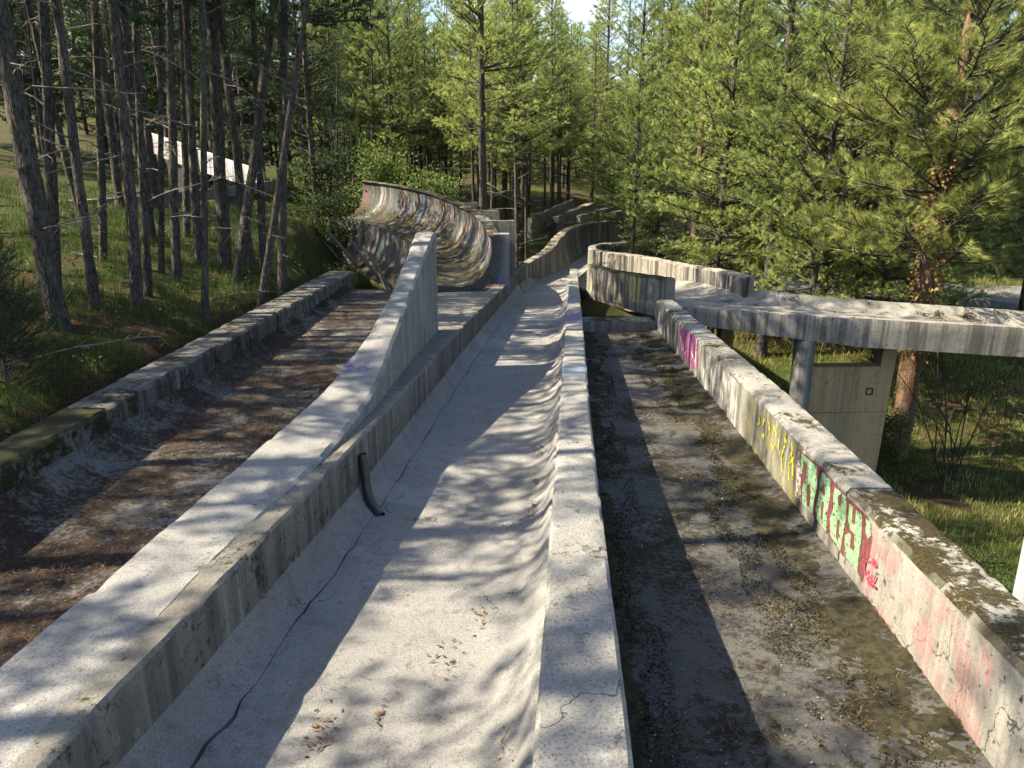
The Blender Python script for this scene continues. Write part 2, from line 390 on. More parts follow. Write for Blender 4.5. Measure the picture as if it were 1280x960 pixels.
# ------------------------------------------------------------------ terrain
def gdrop(x, y):
    """metres under the lens of the ground surface (numpy)"""
    x = np.asarray(x, float); y = np.asarray(y, float)
    left = 2.34 - .62 * sstep(-4.5, -9.5, x) - .55 * sstep(-8, -22, x) - .35 * sstep(10, 24, y) * sstep(-4.6, -7, x)
    left = left + .55 * sstep(22, 40, y)
    mid = 3.75 + 1.0 * sstep(16, 24, y) - .9 * sstep(40, 60, y)
    right = 7.0 - 1.9 * sstep(14, 30, y) - .9 * sstep(28, 46, y)
    a = sstep(-4.6, -4.15, x)
    edge = -4.4 - .6 * sstep(18, 24, y) - 2.6 * sstep(24, 34, y)
    a = sstep(-.55, .0, x - edge) * (1 - .0)
    a = np.where(y > 18, sstep(-1.6, .2, x - edge), a)
    d = left * (1 - a) + mid * a
    r0 = 3.0 + 2.2 * sstep(18, 30, y)
    bb = sstep(0, 2.2, x - r0)
    d = d * (1 - bb) + right * bb
    d = d - 9 * sstep(50, 120, y) - 30 * sstep(110, 420, y) - 3.0 * sstep(-12, -40, x) - 2 * sstep(24, 60, x)
    return d
def ground_bumps(x, y):
    return np.array([.10 * noise.noise(Vector((a * .55, b * .55, 0))) + .05 * noise.noise(Vector((a * 1.9, b * 1.9, 3))) for a, b in zip(np.ravel(x), np.ravel(y))]).reshape(np.shape(x))
def gz(x, y):
    d = float(gdrop(x, y)); n = .10 * noise.noise(Vector((x * .55, y * .55, 0))) + .05 * noise.noise(Vector((x * 1.9, y * 1.9, 3)))
    return EYE - d + n
xs = np.concatenate([-np.geomspace(26, 700, 26)[::-1], np.arange(-25.5, 20.1, .3), np.geomspace(21, 700, 26)])
ys = np.concatenate([-np.geomspace(6, 300, 12)[::-1], np.arange(-4, 46, .4), np.geomspace(47, 1100, 34)])
GX, GY = np.meshgrid(xs, ys)
GZ = EYE - gdrop(GX, GY) + ground_bumps(GX, GY)
nx, ny = len(xs), len(ys)
i = np.arange(ny - 1)[:, None] * nx + np.arange(nx - 1)[None]
gm = mesh_np('ground', np.stack([GX, GY, GZ], -1).reshape(-1, 3), np.stack([i, i + 1, i + nx + 1, i + nx], -1).reshape(-1, 4), M['ground'], True)
tag(link('ground', gm), kind='structure')
def at_ground(u, v, y0=4.0, y1=90):
    d = ray(u, v); s = y0 / d.y; last = None
    while s * d.y < y1:
        p = d * s
        if EYE + p.z < gz(p.x, p.y): return Vector((p.x, p.y, gz(p.x, p.y)))
        s += .08
    p = d * s; return Vector((p.x, p.y, gz(p.x, p.y)))

# asphalt road behind the right hand trees
S = []
for x in np.linspace(6, 40, 24):
    yc = 34 - .28 * (x - 6)
    S.append([(x, yc - 2.4, gz(x, yc) - .25), (x, yc - 2.4, gz(x, yc) + .16), (x, yc + 2.4, gz(x, yc) + .16), (x, yc + 2.4, gz(x, yc) - .25)])
tag(loft('road', S, M['asphalt'], cell=3, amp=0), kind='structure')

# ------------------------------------------------------------------ the concrete tracks
YT = np.array([-3, 0, 2, 3.65, 5.83, 11.8, 16, 20.5, 26, 32, 39, 46])
TT = np.array([1.70, 1.75, 1.84, 1.94, 2.09, 2.37, 2.65, 2.96, 3.22, 3.36, 3.40, 3.4])
def T(y): return float(np.interp(y, YT, TT))
def F_(y): return T(y) + float(np.interp(y, [0, 2.5, 6], [.54, .56, .64]))
XC = lambda y: -.095 + .08 * y              # left edge of the centre wall's top
XL = lambda y: XC(y) - 1.61                 # inner edge of the low wall's top

# --- main lane: floor slab in two pours (a joint opens between the cove strip and the floor)
lane_pts = [(-2, XL(-2), XC(-2)), (20.5, XL(20.5), XC(20.5)), (23.5, .32, 1.8), (26, .66, 2.3), (29, 1.15, 2.95), (32.5, 1.75, 3.5), (35, 2.3, 4.2), (37, 3.0, 5.4)]
S = catmull([(a, b, c) for a, b, c in lane_pts], .06)
rings_f, rings_c = [], []
for y, a, b in S:
    z = D(F_(y)); w_ = b - a
    j = .17 + .035 * noise.noise(Vector((0, y * 1.7, 5))) + .022 * noise.noise(Vector((0, y * 6, 8))) + .014 * noise.noise(Vector((2, y * 15, 8)))      # where the joint runs
    gap = .003 + .022 * max(0, noise.noise(Vector((3, y * 1.6, 1))) + .15) + .006 * max(0, noise.noise(Vector((3, y * 9, 1))))
    wob = 0 * math.sin(y * 2 * math.pi / .42) * (1 if y > 4.4 else .35) * sstep(2, 5, y)
    rings_c.append([(a - .03, y, z + .25), (a + .012, y, z + .20), (a + .035, y, z + .13), (a + .075, y, z + .075), (a + .12, y, z + .046), (a + j, y, z + .03), (a + j, y, z - .25), (a - .03, y, z - .25)])
    rt = [(a + j + gap, y, z - .25), (a + j + gap, y, z + .026), (a + .32, y, z + .006), (a + .75, y, z), (b - .42, y, z + .004), (b - .28 + wob, y, z + .02), (b - .17 + wob, y, z + .062), (b - .09 + wob, y, z + .13), (b - .04, y, z + .22), (b + .03, y, z + .25), (b + .03, y, z - .25)]
    rings_f.append([(p[0], float(p[1]), float(p[2])) for p in rt])
fl = loft('track_floor', rings_f, M['floor_main'], cell=.12, amp=.0012); tag(fl, 'pale speckled concrete floor of the middle sled lane', kind='structure')
loft('cove_strip', rings_c, M['floor_main'], fl, cell=.12, amp=.004)
# --- centre wall between the middle and right lanes, in three pours
cw = tag(empty('divider_wall', (XC(0) + .15, 0, D(T(0)))), 'rough pale low wall dividing the middle lane from the dark right lane', 'wall')
def child(o, root):
    o.parent = root; o.matrix_parent_inverse = root.matrix_world.inverted() if False else Matrix.Translation(-Vector(root.location)); return o
for y0, y1 in ((-2, 13.9), (13.93, 19.9), (19.93, 24.2)):
    st = [(XC(y), y, XC(y) + np.interp(y, [0, 2, 6, 22], [.34, .325, .28, .25]), y, T(y), F_(y) + 1.0) for y in np.linspace(y0, y1, 12)]
    child(wall('wall_section', st, M['wall_centre'], step=.07, cell=.06, amp=.0045), cw)
# --- low wall and ledge on the left of the middle lane
lw = tag(empty('low_wall', (XL(0), 0, D(T(0)))), 'low stained wall with ledge along the left of the middle lane', 'wall')
def lo(y): return float(np.interp(y, [-2, 6, 12, 13, 15.5, 17.4, 17.6, 24], [-1.75, -1.6, -1.45, -1.75, -1.95, -1.85, XL(17.6) - .34, XL(24) - .3]))
for y0, y1 in ((-2, 17.4), (17.43, 24.0)):
    st = [(lo(y), y, XL(y), y, T(y) + .05, F_(y) + .6) for y in np.arange(y0, y1 + .01, (y1 - y0) / 24)]
    child(wall('wall_section', st, M['wall_low'], step=.08, cell=.07, amp=.006, smooth=False), lw)
# far bend of that wall: rises into a bank
far = [(.34, 24.03, .67, 24.03), (.66, 26, 1.0, 26.0), (1.15, 29, 1.5, 28.9), (1.75, 32.3, 2.1, 32.1), (2.45, 35.2, 2.75, 34.9), (3.6, 37.8, 3.8, 37.4), (5.3, 39.2, 5.4, 38.8), (7.5, 39.7, 7.5, 39.3), (10, 39.5, 10, 39.1)]
tp = [3.10, 3.12, 3.02, 2.82, 2.70, 2.66, 2.64, 2.66, 2.7]
S = catmull([(a - .3 * (i_ < 2), b, c - .33 if i_ < 2 else c, d, t, 4.9) for i_, ((a, b, c, d), t) in enumerate(zip(far, tp))], .14)
rings = []
for a, b, c, d, t, bt in S:
    r = wall_ring(a, b, c, d, D(t), D(bt)); n = np.array([c - a, d - b]); n /= np.linalg.norm(n)
    k = float(sstep(27, 34, b)) * .45                       # the bank leans back: foot comes towards the lane
    zf = D(F_(min(b, 39)))
    r = r[:4] + [r[4], (c + n[0] * k * .15, d + n[1] * k * .15, D(t) * .45 + zf * .55), (c + n[0] * k * .5, d + n[1] * k * .5, zf + .12), (c + n[0] * k, d + n[1] * k, zf - .05), (c + n[0] * k, d + n[1] * k, D(bt))]
    rings.append(r)
o = loft('far_bank', rings, M['bank_far'], cell=.15, amp=.012, edges=(1, 2, 3)); tag(o, 'curved streaky graffiti bank closing the far end of the middle lane', 'bank')
# floor patch of the far bend
pts = [(2.4, 34.6, 4.3, 34.2), (3.2, 36.6, 4.9, 35.0), (4.3, 38.0, 5.6, 35.5), (6.0, 38.9, 6.6, 35.7), (9.5, 39.0, 9.5, 35.6)]
S = catmull([(a, b, c, d) for a, b, c, d in pts], .3)
o = loft('bend_floor', [[(a, b, D(4.6)), (a, b, D(4.03)), (c, d, D(4.03)), (c, d, D(4.6))] for a, b, c, d in S], M['floor_main'], cell=.3, amp=.004); tag(o, 'shaded floor of the far bend', kind='structure')

# --- branch wall that splits off to the left and rises
bw = [(-2.14, -2, -1.80, -2, 1.70), (-2.11, 0, -1.72, 0, 1.78), (-2.07, 2.6, -1.59, 2.5, 1.92), (-2.03, 3.6, -1.54, 3.6, 1.98), (-1.95, 5.4, -1.39, 5.4, 2.06), (-1.76, 6.8, -1.29, 6.8, 2.0),
      (-1.58, 8.0, -1.25, 7.9, 1.76), (-1.47, 9.2, -1.22, 9.2, 1.46), (-1.43, 10.3, -1.17, 10.3, 1.18), (-1.42, 11.35, -1.12, 11.35, .93)]
bwo = tag(empty('branch_wall', (-1.8, 0, D(1.8))), 'broad topped wall rising to a tall end as it splits from the middle lane', 'wall')
child(wall('wall_body', [(*s, T(s[1]) + .75) for s in bw], M['wall_branch'], step=.08, cell=.06, amp=.006, c=.03), bwo)
# --- left lane floor and its mossy outer wall
S = []
for y in np.arange(-2, 17.6, .12):
    bx = float(np.interp(y, [-2, 5.4, 9, 12, 17.5], [-2.0, -1.9, -1.45, -1.5, -2.2]))
    z = D(2.75)
    S.append([(-4.02, y, z - .3), (-4.02, y, z + .30), (-3.93, y, z + .16), (-3.8, y, z + .06), (-3.6, y, z), (-2.6, y, z - .01), (bx - .25, y, z + .01), (bx + .05, y, z + .10), (bx + .1, y, z - .3)])
lf = loft('track_floor', S, M['floor_left'], cell=.13, amp=.009); tag(lf, 'left sled lane floor strewn with dark needles', kind='structure')
lwl = tag(empty('retaining_wall', (-4.2, 0, D(2.25))), 'mossy low retaining wall below the left pine slope', 'wall')
for (y0, y1, mat) in ((-2, 7.1, 'wall_left_moss'), (7.13, 12.4, 'wall_left'), (12.43, 18.3, 'wall_left')):
    st = [(-4.42, y, -4.0 + .016 * max(0, y - 6), y, float(np.interp(y, [0, 5.5, 12, 18], [2.24, 2.27, 2.33, 2.42])), 3.6) for y in np.linspace(y0, y1, 8)]
    child(wall('wall_section', st, M[mat], step=.08, cell=.07, amp=.012 if 'moss' in mat else .007, c=.03), lwl)

# --- right lane floor, sill and right wall
XR = lambda y: 2.32 + .05 * (y - 3.49)       # inner face of the right wall
def FR(y): return float(np.interp(y, [-2, 4, 9, 15.5], [2.74, 2.82, 2.95, 3.2]))
def TR(y): return float(np.interp(y, [-2, 3.5, 8, 14, 15.5], [2.10, 2.18, 2.28, 2.55, 2.62]))
S = [[(XC(y) + .22, y, D(FR(y) + .3)), (XC(y) + .22, y, D(FR(y) - .05)), (XC(y) + .42, y, D(FR(y))), (XR(y) - .6, y, D(FR(y))), (XR(y) - .2, y, D(FR(y) - .015)), (XR(y) + .04, y, D(FR(y) - .06)), (XR(y) + .04, y, D(FR(y) + .3))] for y in np.arange(-2, 14.9, .12)]
tag(loft('track_floor', S, M['floor_right'], cell=.12, amp=.008), 'dark worn floor of the right lane with moss at the edges', kind='structure')
tag(box('concrete_sill', XC(15) + .25, XR(15) - .02, 14.92, 15.4, D(3.9), D(2.98), M['ruin'], bev=.03), 'broken concrete sill closing the far end of the right lane', 'sill')
rw = tag(empty('graffiti_wall', (XR(0) + .2, 0, D(2.1))), 'low wall with green and yellow graffiti right of the dark lane', 'wall')
rw_sec = []
for (y0, y1, mat) in ((-2, 5.0, 'wall_right_moss'), (5.03, 13.2, 'wall_right'), (13.23, 15.2, 'wall_right')):
    st = [(XR(y), y, XR(y) + .36, y, TR(y) - .02 * (y > 13.2), 4.4) for y in np.linspace(y0, y1, 10)]
    rw_sec.append((y0, y1, child(wall('wall_section', st, M[mat], step=.07, cell=.06, amp=.0055, c=.035), rw)))

def moss_strip(name, path, width, hgt, mat, parent, thr=-.1, seed=0, fall=.05):
    """lumpy moss against the foot of a wall; path gives x, y, z of the foot and the sideways sign"""
    V_, F_q = [], []; n = 24
    for x_, y_, z_, sg in path:
        for k in range(n + 1):
            t = k / n; p = Vector((x_ + sg * t * width, y_, seed))
            q = noise.noise(p * 2.2) + .55 * noise.noise(p * 6.1) + .3 * noise.noise(p * 17)
            h = hgt * ((1 - t) ** 1.4) * max(-.4, min(1.2, q - thr + .35)) + .02 * noise.noise(p * 19) + .016 * noise.noise(p * 43) - .015 - fall * t ** .7
            V_.append((x_ + sg * t * width, y_, z_ + h))
    m = len(path)
    for r in range(m - 1):
        for k in range(n):
            a = r * (n + 1) + k; F_q.append((a, a + 1, a + n + 2, a + n + 1) if sg > 0 else (a, a + n + 1, a + n + 2, a + 1))
    o = child(link(name, mesh_py(name, V_, F_q, mat, True)), parent); o['kind'] = 'stuff'; return o
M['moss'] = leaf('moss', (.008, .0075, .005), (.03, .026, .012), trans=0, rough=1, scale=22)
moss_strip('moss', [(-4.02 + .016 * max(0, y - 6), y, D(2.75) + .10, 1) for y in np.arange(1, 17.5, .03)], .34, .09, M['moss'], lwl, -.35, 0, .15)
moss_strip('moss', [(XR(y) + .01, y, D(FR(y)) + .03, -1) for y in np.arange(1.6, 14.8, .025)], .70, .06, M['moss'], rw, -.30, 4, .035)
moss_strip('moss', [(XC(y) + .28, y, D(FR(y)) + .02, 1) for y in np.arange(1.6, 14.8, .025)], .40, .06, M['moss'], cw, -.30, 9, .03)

# --- bridge deck to the right
dk = [(2.05, 24.3, 4.1, 24.6, 3.62, 3.62), (2.02, 22, 4.45, 22.4, 3.4, 3.4), (2.08, 20.0, 4.72, 20.5, 3.13, 3.13), (2.55, 17.8, 5.0, 18.6, 2.95, 2.95), (3.38, 15.8, 5.35, 17.1, 2.80, 2.83),
      (4.5, 15.2, 5.75, 16.75, 2.80, 2.86), (5.75, 14.95, 6.5, 16.5, 2.85, 2.92), (7.6, 14.7, 8.2, 16.2, 2.92, 3.02), (9.9, 14.4, 10.4, 15.85, 3.0, 3.12), (13, 14.0, 13.4, 15.5, 3.12, 3.25), (17, 13.4, 17.4, 14.9, 3.3, 3.4)]
S = catmull(dk, .14); rings = []
for k, (a, b, c, d, zl, zr) in enumerate(S):
    f = lambda t, z: (a + (c - a) * t, b + (d - b) * t, z)
    z0, z1 = D(zl), D(zr); rip = .03 * math.sin(k * .14 / .55 * 2 * math.pi) * float(sstep(4.6, 5.6, a)) * (1 - float(sstep(8, 10, a)))
    lip = .06 * float(sstep(3.2, 5, a))
    th_ = float(np.interp(a, [2.6, 4.5, 7], [.26, .42, .58])) if b < 18.5 else .26
    rings.append([f(0, z0 - th_), f(-.01, z0 - .05), f(.0, z0 + .0), f(.08, z0 + .01), f(.2, z0 - .03), f(.62, z1 - .03), f(.78, z1 + .02 + rip), f(.9, z1 + .10 + rip + lip), f(.96, z1 + .16 + lip), f(1.0, z1 + .14 + lip), f(1.0, z1 - th_ + .05)])
br = tag(empty('bridge', (6, 15.6, D(3.4))), 'raised concrete sled bridge curving out to the right edge', 'bridge')
child(loft('deck', rings, M['deck'], cell=.12, amp=.009, edges=(1, 2, 9)), br)
st = [(2.02, 20.5, 2.32, 20.6, 2.52, 3.28), (2.2, 19.1, 2.5, 19.3, 2.48, 3.2), (2.62, 17.5, 2.9, 17.75, 2.38, 3.1), (3.22, 16.0, 3.5, 16.22, 2.28, 3.0)]
child(wall('parapet', st, M['parapet_moss'], step=.08, cell=.08, amp=.012, c=.04), br)['label'] = 'moss topped parapet with yellow paint'
st = [(5.1, 16.6, 5.38, 16.85, 2.34), (4.88, 18.5, 5.2, 18.65, 2.42), (4.62, 21, 4.95, 21.1, 2.60), (4.0, 24.6, 4.32, 24.8, 2.78), (3.3, 27.6, 3.62, 27.8, 2.98), (3.0, 29.3, 3.34, 29.35, 3.05), (3.08, 31, 3.4, 30.9, 3.12),
      (3.55, 32.9, 3.8, 32.6, 3.2), (4.6, 34.4, 4.75, 34.0, 3.26), (6.4, 35.3, 6.45, 34.95, 3.28), (9.0, 35.5, 9.0, 35.15, 3.28)]
o = wall('parapet', [(*s, 4.6 if s[1] > 22 else 3.4) for s in st], M['parapet'], step=.1, cell=.09, amp=.012, c=.035); child(o, br); o['label'] = 'pale streaked outer parapet curving round the far bend'

# piers under the bridge
def pier(name, cx, cy, top, wid, hgt, label, ang=0.0, leaf_pipe=True):
    r = tag(empty(name, (cx, cy, D(top) - hgt)), label, 'pier', 'piers under the bridge')
    r.rotation_euler = (0, 0, ang)
    w2 = wid / 2; th = .34; wb = w2 * .86; zt = hgt
    def prism(nm, poly, mat, y0=-th / 2, y1=th / 2):
        V = [(x, y0, z) for x, z in poly] + [(x, y1, z) for x, z in poly]; n = len(poly)
        F = [tuple(range(n)), tuple(range(2 * n - 1, n - 1, -1))] + [(i_, i_ + n, (i_ + 1) % n + n, (i_ + 1) % n) for i_ in range(n)]
        return link(nm, mesh_py(nm, V, F, mat), r)
    op = .34 * 1.9                                       # opening under the deck
    k = (w2 - wb) / hgt
    xe = lambda z: wb + k * z
    z1 = hgt - op
    for i_, (za, zb_) in enumerate(((0, 1.3), (1.312, 2.55), (2.562, z1))):
        top_panel = prism('wall_panel', [(-wb, za), (xe(za), za), (xe(zb_), zb_), (-wb, zb_)], M['pier'])
    prism('post', [(-wb, z1 + .004), (-wb + .24, z1 + .004), (-wb + .24, zt), (-wb, zt)], M['pier'])
    prism('post', [(xe(z1) - .30, z1 + .004), (xe(z1), z1 + .004), (xe(zt), zt), (xe(zt) - .30, zt)], M['pier'])
    fr = [(xe(0) - .42, z1 - .62), (xe(0) - .26, z1 - .62), (xe(0) - .26, z1 - .46), (xe(0) - .42, z1 - .46)]
    for (dx0, dx1, dz0, dz1) in ((0, .16, 0, .03), (0, .16, .13, .16), (0, .03, .03, .13), (.13, .16, .03, .13)):
        V_ = [(fr[0][0] + a_, fr[0][1] + b_) for a_, b_ in ((dx0, dz0), (dx1, dz0), (dx1, dz1), (dx0, dz1))]
        prism('socket_frame', V_, M['bark'], -th / 2 - .012, -th / 2 - .002).parent = top_panel
    for hx, hz in ((-.35, z1 - .35), (.32, z1 - .32), (.18, z1 - 1.25), (.72 * wb, z1 - .2)):
        V_, F_q = tube([(hx, -th / 2 - .01, hz), (hx, -th / 2 + .03, hz)], [.022, .022], 8)
        me = mesh_np('tie_hole', np.vstack([V_, [[hx, -th / 2 - .01, hz]]]), np.vstack([F_q, [[i_, (i_ + 1) % 8, 16, 16] for i_ in range(0)]]) if False else F_q, M['twig_dark']); link('tie_hole', me, top_panel)
    if leaf_pipe:
        V_, F_q = tube([(-wb - .02, -.33, -.5), (-wb - .02, -.33, hgt * .5), (-wb - .02, -.33, hgt)], [.21, .21, .21], 20)
        link('round_column', mesh_np('round_column', V_, F_q, M['pipe'], True), r)
    return r
pier('bridge_pier', 6.92, 15.5, 3.38, 2.2, 4.2, 'pale cast concrete pier with open top slot nearest the right', .05)
pier('bridge_pier', 4.35, 17.4, 3.30, 1.6, 4.2, 'shaded pier half hidden behind the graffiti wall', .05, False)
V_, F_q = tube([(6.46, 8.5, 0.0 - .3), (6.46, 8.5, 3), (6.46, 8.5, 6.2)], [.11, .11, .10], 20)
tag(link('white_post', mesh_np('white_post', V_, F_q, M['white_paint'], True)), 'white round post at the right edge behind the mossy wall', 'post')

# --- big bank of the left curve (junction slab, end block, bank)
bk = [(-2.15, 19.2, -.42, 19.6, 2.95, 1.72), (-2.3, 20.6, -.55, 21.1, 2.90, 1.66), (-2.7, 22.6, -.85, 23.3, 2.80, 1.5), (-3.5, 25, -1.6, 26.1, 2.62, 1.28), (-4.7, 27.6, -2.9, 29.2, 2.38, 1.0),
      (-6.3, 30.2, -4.8, 32.2, 2.12, .75), (-7.6, 31.5, -6.3, 33.7, 2.0, .62)]
S = catmull(bk, .14); rings = []
for a, b, c, d, zf, zr in S:
    n = np.array([c - a, d - b]); n /= np.linalg.norm(n); L = np.linalg.norm([c - a, d - b])
    f = lambda o_, z: (a + n[0] * o_, b + n[1] * o_, z)
    z, zt = D(zf), D(zr); h = zt - z
    rings.append([f(0, z - .3), f(0, z + .08), f(.12, z + .06), f(.3, z), f(L * .5, z - .02), f(L * .66, z + .06), f(L * .8, z + .2 * h), f(L * .9, z + .42 * h), f(L * .95, z + .7 * h), f(L * .94, zt - .08), f(L * .90, zt), f(L + .12, zt + .03), f(L + .16, zt - .1), f(L + .12, z + .3 * h), f(L * .9, z - .3)])
bo = tag(empty('curve_bank', (-1.3, 19.5, D(3.3))), 'tall curved bank with drips of graffiti and moss swinging left', 'bank')
child(loft('bank_shell', rings, M['bank'], cell=.14, amp=.004, edges=(10, 11)), bo)
child(box('end_block', -.50, -.06, 19.75, 20.25, D(3.2), D(1.68), M['block_tag'], bev=.02), bo)['label'] = 'square end block with a blue tag'
# moss lumps on the rim buttresses
for y_, x_, z_ in ((22.4, -.45, 1.52), (24.6, -.95, 1.35), (26.7, -1.75, 1.2)):
    child(box('buttress', x_ - .25, x_ + .55, y_, y_ + .35, D(z_ + 1.8), D(z_), M['ruin'], bev=.05), bo)
# broken lower bank below it
st = [(-3.0, 20.8, 2.95), (-3.6, 22.6, 2.5), (-4.6, 24.4, 2.25), (-6.0, 26.2, 2.0)]
bb = tag(empty('broken_bank', (-4, 23, D(3))), 'collapsed mossy bank shell below the painted curve', 'bank')
S = catmull(st, .15); rings = []
for x_, y_, d_ in S:
    z = D(d_); n = np.array([.8, .6])
    f = lambda o_, zz: (x_ + n[0] * o_, y_ + n[1] * o_, zz)
    rings.append([f(-.15, z - 1.1), f(.1, z - .95), f(.45, z - .6), f(.62, z - .1), f(.66, z + .25), f(.8, z + .25), f(.8, z - 1.2)])
child(loft('bank_shell', rings, M['bank'], cell=.15, amp=.02, edges=(4, 5)), bb)
for k in range(5):
    x_, y_, d_ = S[min(len(S) - 1, int(k * (len(S) - 1) / 4))]
    P_ = [(x_ - .55 - .1 * k, y_ - .35, D(d_) + .2), (x_ - .3, y_ - .25, D(d_) - .5), (x_ + .1, y_ - .05, D(d_) - 1.1)]
    V_, F_q = tube(P_, [.05, .055, .05], 4); child(link('rib', mesh_np('rib', V_, F_q, M['ruin'])), bb)

# ruined beams behind the far bank
rb = tag(empty('ruined_bank', (2, 42, D(3.5))), 'ruined slabs and beams of an older bank beyond the far bend', 'ruin')
def beam(p, q_, wd, ht, parent, mat, name='beam'):
    p, q_ = Vector(p), Vector(q_); ax = (q_ - p).normalized(); sd = ax.cross(Vector((0, 0, 1))).normalized(); up = sd.cross(ax)
    rings = []
    n_ = max(2, int((q_ - p).length / .2))
    for k in range(n_ + 1):
        c = p.lerp(q_, k / n_); rings.append([tuple(c + sd * sx * wd + up * sz * ht) for sx, sz in ((-1, -1), (-1, 1), (1, 1), (1, -1))])
    return child(loft(name, rings, mat, cell=.2, amp=.04, edges=(1, 2)), parent)
beam((.9, 39.5, D(3.1)), (3.5, 45, D(2.35)), .12, .55, rb, M['ruin'], 'tilted_slab')
for (p, q_) in (((2.3, 41.2, D(2.75)), (4.6, 44, D(2.1))), ((3.6, 41.6, D(2.7)), (6.4, 44, D(2.15))), ((4.9, 41.8, D(2.65)), (7.8, 44, D(2.2))), ((1.6, 40.6, D(3.05)), (2.5, 43, D(2.5)))):
    beam(p, q_, .2, .16, rb, M['ruin'])
for x_, z_ in ((2.5, 2.6), (3.8, 2.5), (5.2, 2.55)):
    beam((x_, 41.5, D(4.6)), (x_ + .1, 41.5, D(z_)), .2, .22, rb, M['ruin'], 'stub_post')
child(wall('back_wall', [(5.5, 45.2, 5.5, 45.5, 2.3, 4), (8, 45.4, 8, 45.7, 2.3, 4), (11, 45, 11, 45.3, 2.4, 4)], M['ruin'], step=.3, cell=.3), rb)

# upper track seen through the left pines
ub = tag(empty('upper_track', (-13, 29, D(1))), 'sunlit white painted bank of the upper track behind the left pines', 'bank')
for x0_, x1_ in ((-15.9, -12.9), (-12.7, -9.6)):
    st = []
    for x_ in np.linspace(x0_, x1_, 6):
        y_ = float(np.interp(x_, [-18, -13.2, -9.2], [36.3, 32.5, 29.5])); t_ = float(np.interp(x_, [-18, -13.2, -9.2], [-1.9, -.75, .3])); b_ = float(np.interp(x_, [-18, -13.2, -9.2], [-1.2, .1, .95]))
        st.append((x_, y_, x_ + .2, y_ + .2, t_, b_))
    child(wall('bank_panel', st, M['upper_bank'], step=.3, cell=.2, amp=.03), ub)
for x_ in (-13.9, -11): child(box('post', x_ - .15, x_ + .15, 36.2 - .77 * (x_ + 18), 36.5 - .77 * (x_ + 18), D(2.6), D(-.9 + (x_ + 18) * .25), M['pipe']), ub)
lt = tag(empty('lower_track', (-12, 24, D(1.6))), 'grey concrete track slab crossing the slope behind the left trunks', 'track')
st = [(-19, 24.5, -18.9, 26.1, 1.15, 1.5), (-14, 25, -13.9, 26.6, 1.05, 1.4), (-10.4, 25.8, -10.2, 27.4, .75, 1.1), (-8.4, 27, -8.0, 28.5, .5, .85)]
child(wall('slab', st, M['wall_low'], step=.3, cell=.3, amp=.01), lt)
for x_, y_ in ((-16, 25.5), (-12.5, 26), (-9.6, 27)): child(box('support', x_ - .3, x_ + .3, y_ - .3, y_ + .3, D(2.4), D(1.02), M['pipe']), lt)

# drain pipe on the low wall
yy = 5.75; x0 = XL(yy)
P_ = [(x0 + .03, yy + .02, D(T(yy) + .16)), (x0 + .045, yy, D(T(yy) + .3)), (x0 + .06, yy - .02, D(T(yy) + .45)), (x0 + .11, yy - .10, D(T(yy) + .55)), (x0 + .2, yy - .22, D(T(yy) + .60))]
V_, F_q = tube(catmull(P_, .015), np.full(len(catmull(P_, .015)), .040), 12)
tag(link('drain_pipe', mesh_np('drain_pipe', V_, F_q, M['black_rubber'], True)), 'bent black drain pipe hanging on the low wall', 'pipe')

# ------------------------------------------------------------------ graffiti on the right wall (flat spray paint)
def on_wall(u, v):
    """the point of the right wall's inner face that shows at this place of the photograph"""
    d = ray(u, v); s = (2.32 - .05 * 3.49) / (d.x - .05 * d.y); p = d * s
    return p.y, EYE + p.z
def paint_on(o, pts):
    ym = sum(p[0] for p in pts) / len(pts); o.parent = min(rw_sec, key=lambda q: max(q[0] - ym, ym - q[1]))[2]; return o
def wall_poly(name, pts, mat, lift, parent=rw):
    V_ = [(XR(y) - lift, y, z) for y, z in pts]
    return paint_on(link(name, mesh_py(name, V_, [tuple(range(len(V_)))], mat)), pts)
def stroke(name, pts, wd, mat, lift, parent=rw):
    P_ = np.array(pts, float); T_ = np.gradient(P_, axis=0); T_ /= np.linalg.norm(T_, axis=1)[:, None] + 1e-9
    N_ = np.stack([-T_[:, 1], T_[:, 0]], 1) * wd / 2
    A_, B_ = P_ + N_, P_ - N_; n = len(P_)
    V_ = [(XR(y) - lift, y, z) for y, z in np.vstack([A_, B_])]
    return paint_on(link(name, mesh_py(name, V_, [(i_, i_ + 1, n + i_ + 1, n + i_) for i_ in range(n - 1)], mat)), pts)
PG, PM, PY, PP = paint('green_spray', (.30, .52, .29)), paint('maroon_spray', (.2, .05, .06)), paint('yellow_spray', (.72, .66, .05), .2), paint('pink_spray', (.62, .42, .40), .36)
PRD, PMG, PWH, PVI, PBL = paint('red_spray', (.55, .05, .12), .1), paint('magenta_spray', (.55, .12, .36), .3), paint('white_spray', (.8, .76, .76), .3), paint('violet_spray', (.16, .12, .42), .55), paint('blue_spray', (.2, .36, .62), .55)
def overspray(name, col, dens=.6):
    m, t, b, o = nodes(name); q = NB(t); P = q.coord(); b.inputs['Base Color'].default_value = (*col, 1); b.inputs['Roughness'].default_value = .8
    k = q.mul(q.mul(q.ramp(q.noise(P, 4.5, 3, .5), .36, .66), q.ramp(q.noise(q.coord((14, 14, 1.6)), 1.3, 3, .6), .3, .62)), dens)
    tr = q.n('ShaderNodeBsdfTransparent'); ms = q.n('ShaderNodeMixShader'); q.l(k, ms.inputs['Fac']); q.l(tr.outputs[0], ms.inputs[1]); q.l(b.outputs[0], ms.inputs[2]); q.l(ms.outputs[0], o.inputs['Surface'])
    return m
PP = overspray('pink_overspray', (.50, .24, .24), .45); PYH = overspray('yellow_overspray', (.5, .46, .08), .32); PWHZ = overspray('white_overspray', (.62, .6, .56), .7)
